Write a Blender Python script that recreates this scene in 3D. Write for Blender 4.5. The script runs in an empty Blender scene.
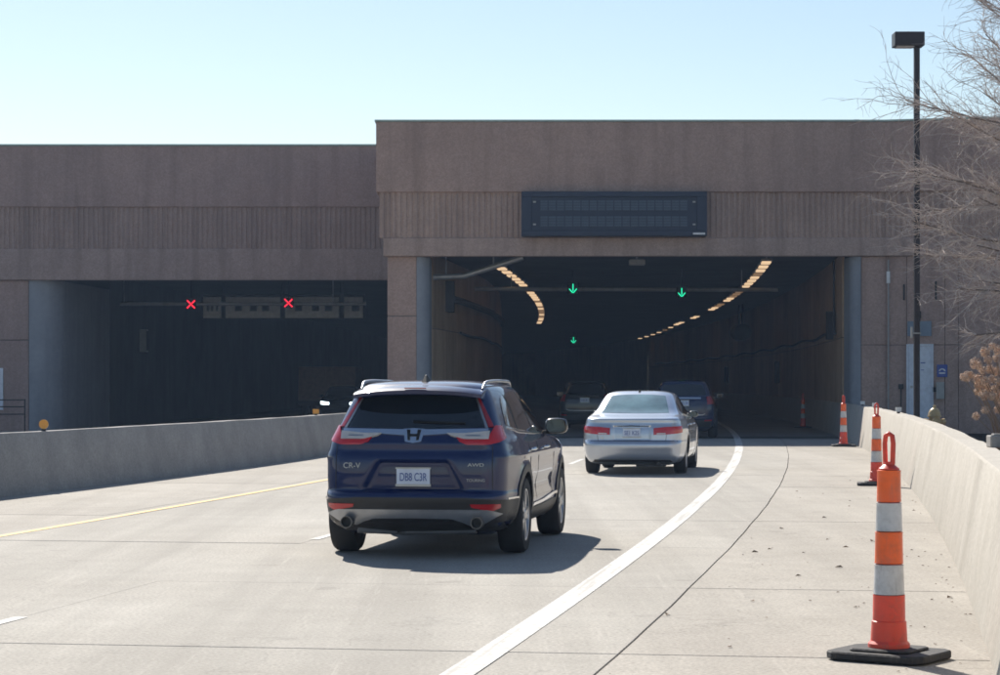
import bpy, bmesh, math, random
import numpy as np
from mathutils import Vector, Matrix
from mathutils.bvhtree import BVHTree

random.seed(7)
scene = bpy.context.scene
C = scene.collection

# ------------------------------------------------------------------ camera
H = 1.6            # eye height
F = 2300.0         # focal length in pixels of a 1000 px wide picture
cam_data = bpy.data.cameras.new('camera')
cam_data.sensor_width = 36.0
cam_data.lens = 36.0 * F / 1000.0
cam_data.shift_y = 0.0455
cam_data.clip_start = 0.1
cam_data.clip_end = 5000
cam = bpy.data.objects.new('camera', cam_data)
cam.location = (0, 0, H)
cam.rotation_euler = (math.radians(90), 0, 0)
C.objects.link(cam)
scene.camera = cam

# ------------------------------------------------------------------ light
SUN = Vector((-0.40, 1.15, 1.0)).normalized()
sun_el = math.asin(SUN.z)
sun_az = math.atan2(SUN.x, SUN.y)
world = bpy.data.worlds.new('World')
scene.world = world
world.use_nodes = True
wn = world.node_tree
bg = wn.nodes['Background']
sky = wn.nodes.new('ShaderNodeTexSky')
sky.sky_type = 'NISHITA'
sky.sun_disc = False
sky.sun_elevation = sun_el
sky.sun_rotation = sun_az
sky.air_density = 1.0
sky.dust_density = 0.3
sky.ozone_density = 0.8
wn.links.new(sky.outputs[0], bg.inputs[0])
bg.inputs[1].default_value = 0.065
sl = bpy.data.lights.new('sun', 'SUN')
sl.energy = 4.2
sl.angle = math.radians(0.53)
sl.color = (1.0, 0.94, 0.85)
so = bpy.data.objects.new('sun', sl)
so.rotation_euler = (-SUN).to_track_quat('-Z', 'Y').to_euler()
C.objects.link(so)
scene.view_settings.view_transform = 'Standard'
scene.view_settings.look = 'None'
scene.view_settings.gamma = 1.0
scene.view_settings.use_curve_mapping = False
scene.view_settings.exposure = 0.80
scene.cycles.pixel_filter_type = 'BLACKMAN_HARRIS'
scene.cycles.filter_width = 1.7
scene.cycles.max_bounces = 8
scene.cycles.diffuse_bounces = 5

# ------------------------------------------------------------------ helpers
def XW(px, Y): return (px - 500.0) / F * Y
def ZW(py, Y): return H + (383.0 - py) / F * Y

class MB:
    """collects verts and faces of one mesh"""
    def __init__(s): s.v = []; s.f = []; s.m = []
    def add(s, vs, fs, mi=0):
        o = len(s.v); s.v += [tuple(p) for p in vs]
        for f in fs: s.f.append(tuple(i + o for i in f)); s.m.append(mi)
        return s
    def box(s, x0, x1, y0, y1, z0, z1, mi=0, M=None):
        vs = [Vector(p) for p in ((x0,y0,z0),(x1,y0,z0),(x1,y1,z0),(x0,y1,z0),(x0,y0,z1),(x1,y0,z1),(x1,y1,z1),(x0,y1,z1))]
        if M: vs = [M @ p for p in vs]
        return s.add(vs, [(0,3,2,1),(4,5,6,7),(0,1,5,4),(1,2,6,5),(2,3,7,6),(3,0,4,7)], mi)
    def prism(s, pts, z0, z1, mi=0):
        n = len(pts)
        vs = [(x, y, z0) for x, y in pts] + [(x, y, z1) for x, y in pts]
        fs = [tuple(range(n))[::-1], tuple(range(n, 2*n))] + [(i, (i+1) % n, n+(i+1) % n, n+i) for i in range(n)]
        return s.add(vs, fs, mi)
    def tube(s, pts, rads, n=8, cap=True, mi=0):
        pts = [Vector(p) for p in pts]
        if not hasattr(rads, '__len__'): rads = [rads]*len(pts)
        vs = []; up = None
        for i, p in enumerate(pts):
            d = (pts[min(i+1, len(pts)-1)] - pts[max(i-1, 0)]).normalized()
            a = d.orthogonal().normalized() if up is None else (up - d*up.dot(d)).normalized()
            up = a; b = d.cross(a)
            for k in range(n):
                t = 2*math.pi*k/n
                vs.append(p + (a*math.cos(t) + b*math.sin(t))*rads[i])
        fs = []
        for i in range(len(pts)-1):
            for k in range(n):
                fs.append((i*n+k, i*n+(k+1) % n, (i+1)*n+(k+1) % n, (i+1)*n+k))
        if cap:
            fs.append(tuple(range(n))[::-1]); fs.append(tuple(range((len(pts)-1)*n, len(pts)*n)))
        return s.add(vs, fs, mi)
    def lathe(s, prof, n=24, M=None, mi=0):
        """prof = [(r, h)] about local z, M maps to place"""
        vs = []
        for r, h in prof:
            for k in range(n):
                t = 2*math.pi*k/n
                p = Vector((r*math.cos(t), r*math.sin(t), h))
                vs.append(M @ p if M else p)
        fs = [(i*n+k, i*n+(k+1) % n, (i+1)*n+(k+1) % n, (i+1)*n+k) for i in range(len(prof)-1) for k in range(n)]
        if prof[0][0] > 1e-4: fs.append(tuple(range(n))[::-1])
        if prof[-1][0] > 1e-4: fs.append(tuple(range((len(prof)-1)*n, len(prof)*n)))
        return s.add(vs, fs, mi)
    def sweep(s, prof, path, mi=0, cap=True):
        """prof = [(n, z)] closed, path = [(x, y)], n to the right of travel"""
        m = len(prof); vs = []
        for i, (x, y) in enumerate(path):
            x0, y0 = path[max(i-1, 0)]; x1, y1 = path[min(i+1, len(path)-1)]
            d = Vector((x1-x0, y1-y0)).normalized()
            for a, z in prof: vs.append((x + d.y*a, y - d.x*a, z))
        fs = [(i*m+k, (i+1)*m+k, (i+1)*m+(k+1) % m, i*m+(k+1) % m) for i in range(len(path)-1) for k in range(m)]
        if cap: fs += [tuple(range(m)), tuple(range((len(path)-1)*m, len(path)*m))[::-1]]
        return s.add(vs, fs, mi)
    def mesh(s, name, mats, smooth=None, bevel=0, recalc=True):
        me = bpy.data.meshes.new(name)
        me.from_pydata(s.v, [], s.f)
        for mm in (mats if isinstance(mats, (list, tuple)) else [mats]): me.materials.append(mm)
        me.polygons.foreach_set('material_index', s.m)
        if recalc or bevel:
            bm = bmesh.new(); bm.from_mesh(me)
            if recalc: bmesh.ops.recalc_face_normals(bm, faces=bm.faces)
            if bevel:
                bmesh.ops.bevel(bm, geom=[e for e in bm.edges if e.is_manifold and e.calc_face_angle(0) > 0.6], offset=bevel, segments=1, affect='EDGES', profile=0.5, clamp_overlap=True)
            bm.to_mesh(me); bm.free()
        if smooth is not None:
            me.polygons.foreach_set('use_smooth', [True]*len(me.polygons))
            me.set_sharp_from_angle(angle=math.radians(smooth))
        return me
    def build(s, name, mats, parent=None, smooth=None, bevel=0, recalc=True):
        return link(name, s.mesh(name, mats, smooth, bevel, recalc), parent)

def link(name, me, parent=None):
    o = bpy.data.objects.new(name, me); C.objects.link(o)
    if parent: o.parent = parent
    return o
def tag(o, label=None, cat=None, group=None, kind=None):
    if label: o['label'] = label
    if cat: o['category'] = cat
    if group: o['group'] = group
    if kind: o['kind'] = kind
    return o
def thing(name, label, cat, loc=(0,0,0), rz=0, group=None):
    o = link(name, None); o.location = loc; o.rotation_euler = (0, 0, rz); o.empty_display_size = 0.2
    return tag(o, label, cat, group)
def copy_tree(o, parent=None):
    c = o.copy(); C.objects.link(c); c.parent = parent
    for ch in list(o.children): copy_tree(ch, c)
    return c

# ------------------------------------------------------------------ materials
def newmat(name):
    m = bpy.data.materials.new(name); m.use_nodes = True
    return m, m.node_tree, m.node_tree.nodes['Principled BSDF']
def N(nt, t, **kw):
    n = nt.nodes.new(t)
    for k, v in kw.items(): setattr(n, k, v)
    return n
def rgb(c): return (c[0], c[1], c[2], 1)
def noise(nt, scale, detail=4, rough=0.55, stretch=None):
    tc = N(nt, 'ShaderNodeTexCoord'); n = N(nt, 'ShaderNodeTexNoise')
    n.inputs['Scale'].default_value = scale; n.inputs['Detail'].default_value = detail; n.inputs['Roughness'].default_value = rough
    if stretch:
        mp = N(nt, 'ShaderNodeMapping'); mp.inputs['Scale'].default_value = stretch
        nt.links.new(tc.outputs['Object'], mp.inputs[0]); nt.links.new(mp.outputs[0], n.inputs['Vector'])
    else: nt.links.new(tc.outputs['Object'], n.inputs['Vector'])
    return n.outputs['Fac']
def ramp(nt, fac, lo, hi, a=0.0, b=1.0):
    m = N(nt, 'ShaderNodeMapRange'); nt.links.new(fac, m.inputs[0])
    m.inputs[1].default_value = lo; m.inputs[2].default_value = hi; m.inputs[3].default_value = a; m.inputs[4].default_value = b
    return m.outputs[0]
def mix(nt, fac, a, b, mode='MIX'):
    m = N(nt, 'ShaderNodeMix', data_type='RGBA', blend_type=mode)
    for s, v in ((m.inputs[0], fac), (m.inputs[6], a), (m.inputs[7], b)):
        if isinstance(v, (tuple, list)): s.default_value = rgb(v)
        elif isinstance(v, (int, float)): s.default_value = v
        else: nt.links.new(v, s)
    return m.outputs[2]
def grey(nt, val):
    c = N(nt, 'ShaderNodeCombineColor')
    for i in range(3): nt.links.new(val, c.inputs[i])
    return c.outputs[0]
def plain(name, c, rough=0.5, metal=0.0, coat=0.0, var=0.12, vs=6.0, emit=None, es=0, bump=0.0, bs=60, spec=0.5, dirt=0.0):
    m, nt, p = newmat(name)
    col = mix(nt, ramp(nt, noise(nt, vs), 0.3, 0.7), tuple(x*(1-var) for x in c), tuple(min(1, x*(1+var)) for x in c))
    if dirt:
        col = mix(nt, ramp(nt, noise(nt, 9, 8, .7), .48, .72, 0, dirt), col, (.10,.085,.07))
        col = mix(nt, ramp(nt, noise(nt, 1, 6, .7, (50,50,7)), .58, .70, 0, dirt*.8), col, (.16,.13,.11))
    nt.links.new(col, p.inputs['Base Color'])
    p.inputs['Roughness'].default_value = rough; p.inputs['Metallic'].default_value = metal
    p.inputs['Coat Weight'].default_value = coat; p.inputs['Coat Roughness'].default_value = 0.03
    p.inputs['Specular IOR Level'].default_value = spec
    if emit: p.inputs['Emission Color'].default_value = rgb(emit); p.inputs['Emission Strength'].default_value = es
    if bump:
        b = N(nt, 'ShaderNodeBump'); b.inputs['Strength'].default_value = bump; b.inputs['Distance'].default_value = 0.01
        nt.links.new(noise(nt, bs, 3), b.inputs['Height']); nt.links.new(b.outputs[0], p.inputs['Normal'])
    return m
def concrete(name, c1, c2, big=0.4, fine=55, speck=0.25, streak=0.0, lanes=0.0, rnd=0.0, bump=0.25, rough=0.88, streak_scale=(2.2,2.2,0.18), agg=0.0, crack=0.0):
    m, nt, p = newmat(name)
    col = mix(nt, ramp(nt, noise(nt, big, 7, 0.6), 0.32, 0.68), c1, c2)
    col = mix(nt, 1.0, col, grey(nt, ramp(nt, noise(nt, big*7, 5, 0.65), 0.25, 0.75, 0.90, 1.08)), 'MULTIPLY')
    f = noise(nt, fine, 3, 0.7)
    col = mix(nt, 1.0, col, grey(nt, ramp(nt, f, 0.3, 0.7, 1-speck, 1+speck*0.6)), 'MULTIPLY')
    if agg:
        tc = N(nt, 'ShaderNodeTexCoord'); v = N(nt, 'ShaderNodeTexVoronoi'); v.inputs['Scale'].default_value = 22
        nt.links.new(tc.outputs['Object'], v.inputs['Vector'])
        s = N(nt, 'ShaderNodeSeparateColor'); nt.links.new(v.outputs['Color'], s.inputs[0])
        col = mix(nt, 1.0, col, grey(nt, ramp(nt, s.outputs[0], 0, 1, 1-agg, 1+agg)), 'MULTIPLY')
    if streak:
        st = ramp(nt, noise(nt, 1.0, 5, 0.6, streak_scale), 0.48, 0.72, 0, streak)
        col = mix(nt, st, col, tuple(x*0.45 for x in c1))
    if lanes:
        pt = ramp(nt, noise(nt, 11, 3, .8), .66, .74, 0, .35)
        col = mix(nt, pt, col, tuple(x*.45 for x in c1))
        lt2 = ramp(nt, noise(nt, 17, 3, .8), .66, .76, 0, .5)
        col = mix(nt, lt2, col, tuple(min(1, x*1.4) for x in c2))
        w = ramp(nt, noise(nt, 1.0, 5, 0.6, (1.1, 0.03, 1)), 0.42, 0.7, 0, lanes)
        col = mix(nt, w, col, tuple(x*0.62 for x in c1))
        w2 = ramp(nt, noise(nt, 1.0, 6, 0.7, (9, 0.35, 1)), 0.6, 0.75, 0, lanes*0.7)
        col = mix(nt, w2, col, tuple(min(1, x*1.25) for x in c2))
        w3 = ramp(nt, noise(nt, 1.7, 2, 0.5), 0.70, 0.74, 0, lanes*0.6)
        col = mix(nt, w3, col, tuple(x*0.5 for x in c1))
    if rnd:
        oi = N(nt, 'ShaderNodeObjectInfo')
        col = mix(nt, 1.0, col, grey(nt, ramp(nt, oi.outputs['Random'], 0, 1, 1-rnd, 1+rnd)), 'MULTIPLY')
    if crack:
        tc = N(nt, 'ShaderNodeTexCoord'); mp = N(nt, 'ShaderNodeMapping'); mp.inputs['Scale'].default_value = (0.35, 0.13, 1)
        nz = N(nt, 'ShaderNodeTexNoise'); nz.inputs['Scale'].default_value = 1.2; nz.inputs['Detail'].default_value = 6
        nt.links.new(tc.outputs['Object'], mp.inputs[0]); nt.links.new(tc.outputs['Object'], nz.inputs['Vector'])
        ad = N(nt, 'ShaderNodeVectorMath', operation='MULTIPLY_ADD'); ad.inputs[1].default_value = (.5, .5, .5)
        nt.links.new(nz.outputs['Color'], ad.inputs[0]); nt.links.new(mp.outputs[0], ad.inputs[2])
        v = N(nt, 'ShaderNodeTexVoronoi', feature='DISTANCE_TO_EDGE'); v.inputs['Scale'].default_value = 0.8
        nt.links.new(ad.outputs[0], v.inputs['Vector'])
        col = mix(nt, ramp(nt, v.outputs['Distance'], 0.0, 0.004, crack, 0), col, tuple(x*0.35 for x in c1))
    nt.links.new(col, p.inputs['Base Color']); p.inputs['Roughness'].default_value = rough
    p.inputs['Specular IOR Level'].default_value = 0.35
    if bump:
        b = N(nt, 'ShaderNodeBump'); b.inputs['Strength'].default_value = bump; b.inputs['Distance'].default_value = 0.01
        nt.links.new(f, b.inputs['Height']); nt.links.new(b.outputs[0], p.inputs['Normal'])
    return m
def worn_paint(name, c, under, amt=0.55):
    m, nt, p = newmat(name)
    a = ramp(nt, noise(nt, 14, 6, 0.7), 0.47, 0.60, 0, amt)
    tc = N(nt, 'ShaderNodeTexCoord'); m1 = N(nt, 'ShaderNodeMapping'); m1.inputs['Rotation'].default_value = (0, 0, .155)
    m2 = N(nt, 'ShaderNodeMapping'); m2.inputs['Scale'].default_value = (14, .35, 1); nz = N(nt, 'ShaderNodeTexNoise'); nz.inputs['Detail'].default_value = 6; nz.inputs['Scale'].default_value = 1.0
    nt.links.new(tc.outputs['Object'], m1.inputs[0]); nt.links.new(m1.outputs[0], m2.inputs[0]); nt.links.new(m2.outputs[0], nz.inputs['Vector'])
    b = ramp(nt, nz.outputs['Fac'], 0.50, 0.64, 0, amt)
    col = mix(nt, a, c, under); col = mix(nt, b, col, under)
    col = mix(nt, 1.0, col, grey(nt, ramp(nt, noise(nt, 60, 3), 0.3, 0.7, .88, 1.05)), 'MULTIPLY')
    nt.links.new(col, p.inputs['Base Color']); p.inputs['Roughness'].default_value = 0.75
    return m

M_lane = concrete('lane_concrete', (.372,.345,.302), (.442,.416,.370), .25, 38, .34, lanes=.62, rnd=.025, bump=.35, crack=.25)
M_shoulder = concrete('shoulder_concrete', (.365,.333,.288), (.435,.402,.352), .5, 36, .34, lanes=.5, rnd=.04, bump=.35, crack=.35)
M_joint = concrete('joint_fill', (.10,.095,.088), (.16,.15,.14), 3, 60, .2)
M_white = worn_paint('white_line_paint', (.64,.64,.62), (.40,.38,.345), .9)
M_yellow = worn_paint('yellow_line_paint', (.75,.45,.09), (.46,.44,.39), .6)
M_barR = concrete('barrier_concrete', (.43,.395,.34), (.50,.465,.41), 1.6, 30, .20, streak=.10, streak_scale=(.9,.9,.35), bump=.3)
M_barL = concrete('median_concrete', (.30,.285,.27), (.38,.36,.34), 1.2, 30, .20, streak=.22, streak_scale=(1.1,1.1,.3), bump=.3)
M_fac = concrete('aggregate_concrete', (0.369,0.255,0.213), (0.443,0.307,0.255), .3, 30, .16, streak=.38, bump=.6, agg=.11)
M_fac2 = concrete('fluted_concrete', (0.376,0.262,0.217), (0.451,0.321,0.261), .3, 30, .15, streak=.42, bump=.5, agg=.08)
M_beam = concrete('beam_concrete', (0.383,0.275,0.234), (0.451,0.328,0.276), .4, 35, .2, streak=.5, bump=.4, agg=.1)
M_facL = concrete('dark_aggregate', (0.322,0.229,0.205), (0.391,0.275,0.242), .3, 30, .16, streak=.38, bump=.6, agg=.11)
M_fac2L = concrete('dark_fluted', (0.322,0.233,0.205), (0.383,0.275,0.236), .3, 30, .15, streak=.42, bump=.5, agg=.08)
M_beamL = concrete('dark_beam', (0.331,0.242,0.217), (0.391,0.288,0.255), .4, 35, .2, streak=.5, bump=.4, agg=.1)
M_chamf = concrete('skylight_tinted_corner', (.25,.265,.30), (.29,.305,.34), .8, 40, .1, streak=.3, bump=.1)  # bluish tint puts the skylight on rounded corners into the colour
M_back = concrete('panel_joint', (0.144,0.128,0.120), (0.192,0.176,0.160), 1, 40, .2)
M_panel = concrete('tan_wall_panel', (.44,.30,.19), (.54,.38,.25), .7, 35, .12, streak=.45, rnd=.10, bump=.15)
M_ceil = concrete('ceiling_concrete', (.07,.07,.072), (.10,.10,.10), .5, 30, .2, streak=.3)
M_dark = concrete('dark_wall', (.05,.05,.055), (.085,.085,.09), .5, 30, .2, streak=.4)  # very dark grey base with darker vertical streaks
M_roof = concrete('roof_membrane', (.3,.29,.27), (.36,.35,.33), .3, 30, .1)
M_coping = plain('coping_metal', (.34,.42,.38), .45, .4)
M_grass = concrete('winter_grass', (.10,.095,.045), (.17,.14,.075), .5, 25, .4, bump=.8)
M_mulch = concrete('mulch', (.045,.032,.024), (.085,.06,.045), 1.5, 25, .5, bump=.9)
M_mulch.node_tree.nodes['Principled BSDF'].inputs['Specular IOR Level'].default_value = 0.0; M_mulch.node_tree.nodes['Principled BSDF'].inputs['Roughness'].default_value = 1.0
M_pipe = plain('galvanised_pipe', (.42,.43,.44), .45, .6)
M_pole = plain('bronze_pole', (.035,.028,.03), .45, .5)
M_navy = plain('navy_sign_case', (.012,.022,.05), .5, .1)
M_led = plain('led_module', (.045,.075,.12), .35, 0, vs=3)
M_black = plain('black_plastic', (.012,.012,.013), .55)
M_rubber = plain('black_rubber', (.026,.026,.028), .75, bump=.4, bs=40, dirt=.5)
M_tyre = plain('tyre', (.018,.018,.019), .85, bump=.2, bs=80)
M_rim = plain('alloy_rim', (.42,.43,.45), .3, .9)
M_rimd = plain('rim_dark', (.03,.03,.032), .5, .5)
M_chrome = plain('chrome', (.75,.76,.78), .12, 1.0, var=.02)
M_satin = plain('satin_silver', (.40,.41,.43), .35, .8)
M_glass = plain('tinted_glass', (.006,.010,.014), .03, 0, 1.0, var=.3, vs=2)
M_glass2 = plain('sky_tinted_glass', (.15,.25,.27), .03, 0, 1.0, var=.4, vs=2)  # teal base paints in the sky reflection and see-through brightness
M_red = plain('red_lens', (.50,.010,.014), .14, 0, .9, var=.1)
M_reddk = plain('red_lens_dark', (.30,.008,.014), .16, 0, .8)
M_exh = plain('exhaust_steel', (.16,.155,.15), .4, .8)
M_clear = plain('clear_lens', (.62,.58,.54), .15, .2, .8)
M_plate = plain('licence_plate', (.62,.68,.80), .4)
M_plate_blue = plain('plate_blue', (.05,.10,.32), .45)
M_blackclad = plain('black_cladding', (.030,.029,.029), .48, bump=.15, bs=150)
M_orange = plain('orange_plastic', (.80,.070,.035), .45, 0, .1, var=.08, dirt=.45)
M_orange_sheet = plain('orange_sheeting', (.92,.13,.015), .35, 0, .2, var=.06, dirt=.32)
M_white_sheet = plain('white_sheeting', (.55,.56,.57), .35, 0, .2, var=.10, vs=20, dirt=.4)
M_amber = plain('amber_reflector', (.75,.32,.03), .3, 0, .5)
M_wht = plain('white_paint', (.72,.72,.72), .5)
M_door = plain('door_paint', (.62,.66,.74), .45)
M_blue = plain('sign_blue', (.03,.07,.32), .4)
M_tan = plain('hydrant_paint', (.50,.36,.17), .45)
M_box = plain('grey_cabinet', (.34,.34,.33), .5)
M_bark = plain('bark', (.16,.125,.10), .8, bump=.5, bs=30)
M_twig = plain('twig', (.50,.43,.39), .8, spec=.15, var=.3, vs=3)
M_flower = plain('dry_flower', (.58,.42,.31), .8, var=.35, vs=9)
M_stem = plain('dry_stem', (.25,.17,.11), .8)
M_leaf = plain('dead_leaf', (.16,.10,.055), .8, var=.4, vs=9)
M_truck = plain('brown_panel', (.46,.27,.16), .6)
M_lampwarm = plain('lamp_lens', (.9,.8,.6), .4, emit=(1.0,.68,.40), es=.48)
M_lampdim = plain('lamp_lens_dim', (.5,.42,.3), .4, emit=(1.0,.58,.30), es=.12)
M_lamphouse = plain('lamp_housing', (.30,.29,.28), .5, .3)
M_green = plain('green_led', (.02,.4,.25), .4, emit=(.02,1.0,.50), es=.75)
M_redled = plain('red_led', (.5,.02,.04), .4, emit=(1.0,.02,.05), es=.95)
M_head = plain('headlamp', (.9,.95,1), .3, emit=(.75,.95,1.0), es=5)
M_cabinet_white = plain('white_panel_paint', (.82,.80,.76), .5)
def carpaint(name, c, metal=.35, rough=.32, flake=.04, spec=.15):
    m, nt, p = newmat(name)
    nt.links.new(mix(nt, ramp(nt, noise(nt, 400, 1), .3, .7), tuple(x*(1-flake) for x in c), tuple(x*(1+flake) for x in c)), p.inputs['Base Color'])
    p.inputs['Metallic'].default_value = metal; p.inputs['Roughness'].default_value = rough
    p.inputs['Coat Weight'].default_value = 1.0; p.inputs['Coat Roughness'].default_value = .02; p.inputs['Specular IOR Level'].default_value = spec
    return m
M_blue_paint = carpaint('obsidian_blue_paint', (.004,.014,.075), .0, .4)
M_silver_paint = carpaint('silver_blue_paint', (.50,.54,.61), .8, .33)
M_navy_paint = carpaint('navy_paint', (.006,.016,.060), 0, .4)
M_black_paint = carpaint('black_paint', (.012,.012,.014), .1)

# ------------------------------------------------------------------ road curves (metres, +Y away from the camera)
K = H / 1.65
_w = np.array([(-40,-11.35),(-20,-6.71),(0,-2.63),(13,-.28),(24.2,1.56),(36,3.30),(49.3,5.04),(62,6.46),(75,7.69),(101,9.4),(134,10.5),(171,10.8),(202,10.0),(250,7.0),(320,.5)])*K
_wp = np.polyfit(_w[:,0]/100, _w[:,1], 6)
def S(y): return float(np.polyval(_wp, y/100))
def curve(pts):
    a = np.array(pts, float)*K
    deg = min(3, len(a)-1)
    pc = np.polyfit(a[:,0]/100, a[:,1], deg)
    return lambda y: float(np.polyval(pc, y/100))
_lb = np.array([(-20,-20.5),(0,-15),(13,-11.7),(22,-9.6),(31.9,-7.5),(38,-6.2),(49,-4.4),(60,-3.25),(71.2,-2.75)])*K
_lbp = np.polyfit(_lb[:,0]/100, _lb[:,1], 4)
def BL(y): return float(np.polyval(_lbp, y/100))           # toe of the left barrier
def YEL(y): return S(y) - K*(7.75 - .0295*min(max(y/K,0),45) + .00008*min(max(y/K,0),45)**2)
def DASH(y): return .5*(S(y) + YEL(y)) - .02
def JR(y): return S(y) + K*(.66 + .010*min(max(y, 0), 60)) + .004*math.sin(y*.9) + .003*math.sin(y*2.3+1)  # joint between lane and shoulder
def BR(y): return S(y) + 2.93 + .002*y                      # toe of the right barrier
def ys(a, b, st):
    n = max(1, int(round((b-a)/st))); return [a + (b-a)*i/n for i in range(n+1)]
def ribbon(name, f0, f1, y0, y1, z, mat, step=2.0, parent=None, kind='structure'):
    m = MB(); Y = ys(y0, y1, step); vs = []
    for y in Y: vs += [(f0(y), y, z), (f1(y), y, z)]
    m.add(vs, [(2*i, 2*i+1, 2*i+3, 2*i+2) for i in range(len(Y)-1)])
    o = m.build(name, mat, parent, recalc=False)
    if kind and not parent: o['kind'] = kind
    return o

# ------------------------------------------------------------------ ground and road
m = MB(); m.add([(-600,-300,-.12),(600,-300,-.12),(600,900,-.12),(-600,900,-.12)], [(0,1,2,3)])
tag(m.build('ground', M_grass), kind='structure')
road = ribbon('road', lambda y: BL(y)-.4, lambda y: BR(y)+.4, -30, 69.5, -.022, M_joint)
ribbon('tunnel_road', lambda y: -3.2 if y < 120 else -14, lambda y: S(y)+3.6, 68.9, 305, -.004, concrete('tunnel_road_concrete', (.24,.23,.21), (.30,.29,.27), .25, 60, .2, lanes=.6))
ribbon('opposite_roadway', lambda y: -34, lambda y: BL(y)-.45 if y < 66 else BL(66)-.6, -30, 240, -.03, M_lane)
rows = [13.7 + 4.36*n for n in range(-4, 13)]
cols = [(lambda y: BL(y)+.0, lambda y: YEL(y)-.25, M_shoulder), (lambda y: YEL(y)-.25, DASH, M_lane), (DASH, JR, M_lane), (JR, lambda y: BR(y)+.02, M_shoulder)]
for ci, (c0, c1, mt) in enumerate(cols):
    for r in range(len(rows)-1):
        g0 = (.003,.002,.0,.007)[ci]; g1 = (.003,.0,.003,.003)[ci]; i0 = (.5,.5,.1,.5)[ci]; i1 = (.5,.1,.5,.5)[ci]; g = .0018 if ci in (1,2) else .0035; dz = random.uniform(-.0015, .0015)
        m = MB(); nu, nv = 2, 6
        def top(u, v, ins, z):
            y = rows[r] + g + ins + (rows[r+1]-rows[r]-2*g-2*ins)*v
            y2 = y - .15*( (c0(y)*(1-u)+c1(y)*u) - S(y))
            xa = c0(y2)+g0+ins*i0; xb = c1(y2)-g1-ins*i1
            return (xa+(xb-xa)*u, y2, z)
        vs = [top(u/nu, v/nv, .006, dz) for v in range(nv+1) for u in range(nu+1)]
        m.add(vs, [(v*(nu+1)+u, v*(nu+1)+u+1, (v+1)*(nu+1)+u+1, (v+1)*(nu+1)+u) for v in range(nv) for u in range(nu)])
        ring = [(u, 0) for u in range(nu)] + [(nu, v) for v in range(nv)] + [(u, nv) for u in range(nu, 0, -1)] + [(0, v) for v in range(nv, 0, -1)]
        a = [top(u/nu, v/nv, .006, dz) for u, v in ring]; b = [top(u/nu, v/nv, 0, dz-.006) for u, v in ring]; c = [top(u/nu, v/nv, 0, -.05) for u, v in ring]
        n = len(ring)
        m.add(a+b+c, [(i, i+n, (i+1) % n + n, (i+1) % n) for i in range(n)] + [(i+n, i+2*n, (i+1) % n + 2*n, (i+1) % n + n) for i in range(n)])
        m.build('slab', mt, road, recalc=False)
PZ = .0045
ribbon('edge_line', lambda y: S(y)-.085, lambda y: S(y)+.085+.02, -10, 69.4, PZ, M_white, 1.0)
ribbon('edge_line', lambda y: S(y)-.085, lambda y: S(y)+.1, 69.4, 200, PZ-.002, M_white, 2.0)
ribbon('centre_line', lambda y: YEL(y)-.06, lambda y: YEL(y)+.06, -10, 69.4, PZ, M_yellow, 1.0)
# dashes of the lane line, 3 m long
for y0 in (12.7, 23.5, 34.4, 45.3, 56.2):
    ribbon('lane_dash', lambda y: DASH(y)-.05, lambda y: DASH(y)+.05, y0, y0+3.0, PZ, M_white, .75)

# ------------------------------------------------------------------ barriers
prof = [(0,-.06),(.0,.03),(.17,.96),(.19,.985),(.42,.985),(.45,.95),(.5,-.06)]
m = MB()
path = [(BR(y), y) for y in ys(-12, 200, 1.0)]
m.sweep(prof, path)
rng = random.Random(3)
m.v = [(x, y, z + (rng.uniform(-.008,.008) if z > .95 else 0)) for x, y, z in m.v]
tag(m.build('concrete_barrier', M_barR, smooth=35), 'sunlit cream concrete barrier curving along the right shoulder into the tunnel', 'barrier')
prof = [(0,-.06),(0,.03),(-.15,.86),(-.165,.885),(-.36,.885),(-.38,.86),(-.5,-.06)]
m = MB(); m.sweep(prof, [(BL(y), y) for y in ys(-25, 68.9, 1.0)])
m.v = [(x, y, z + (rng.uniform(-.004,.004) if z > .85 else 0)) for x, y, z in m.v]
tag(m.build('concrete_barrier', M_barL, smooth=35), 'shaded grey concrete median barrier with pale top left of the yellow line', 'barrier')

# planting bed behind the right barrier
m = MB(); Y = ys(-12, 68.8, 2.0); vs = []
for y in Y: vs += [(BR(y)+.44, y, .41), (BR(y)+1.7, y, .40), (BR(y)+3.2, y, .1), (60, y, -.05)]
m.add(vs, [(4*i+k, 4*i+k+1, 4*i+k+5, 4*i+k+4) for i in range(len(Y)-1) for k in (0,1,2)])
tag(m.build('planting_bed', M_mulch, recalc=False), kind='structure')

# ------------------------------------------------------------------ right tunnel portal
FY = 69.0
zTop, zPar, zBand, zSof = 9.44, 7.33, 5.965, 5.41
portal = thing('tunnel_portal', 'taller brown concrete portal over the right tunnel mouth carrying the message board', 'tunnel portal', (0, FY, 0))
def P(mb, name, mat, parent=portal, **kw):
    o = mb.build(name, mat, parent, **kw)
    inv = parent.matrix_basis.inverted()
    o.data.transform(inv)
    return o
def fluted(x0, x1, yf, z0, z1, pitch=.168, depth=.032, back=.35):
    """one ribbed panel whose ribs are real"""
    pts = []; x = x0
    while x < x1 - .02:
        a = min(pitch, x1-x)
        pts += [(x, yf+depth), (x+a*.18, yf+depth), (x+a*.32, yf), (x+a*.82, yf), (x+a*.96, yf+depth)]
        x += a
    pts += [(x1, yf+depth), (x1, yf+back), (x0, yf+back)]
    mb = MB(); n = len(pts)
    vs = [(p[0], p[1], z0) for p in pts] + [(p[0], p[1], z1) for p in pts]
    mb.add(vs, [(i, i+1, n+i+1, n+i) for i in range(n-1)] + [(n-1, 0, n, 2*n-1)])
    return mb
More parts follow.
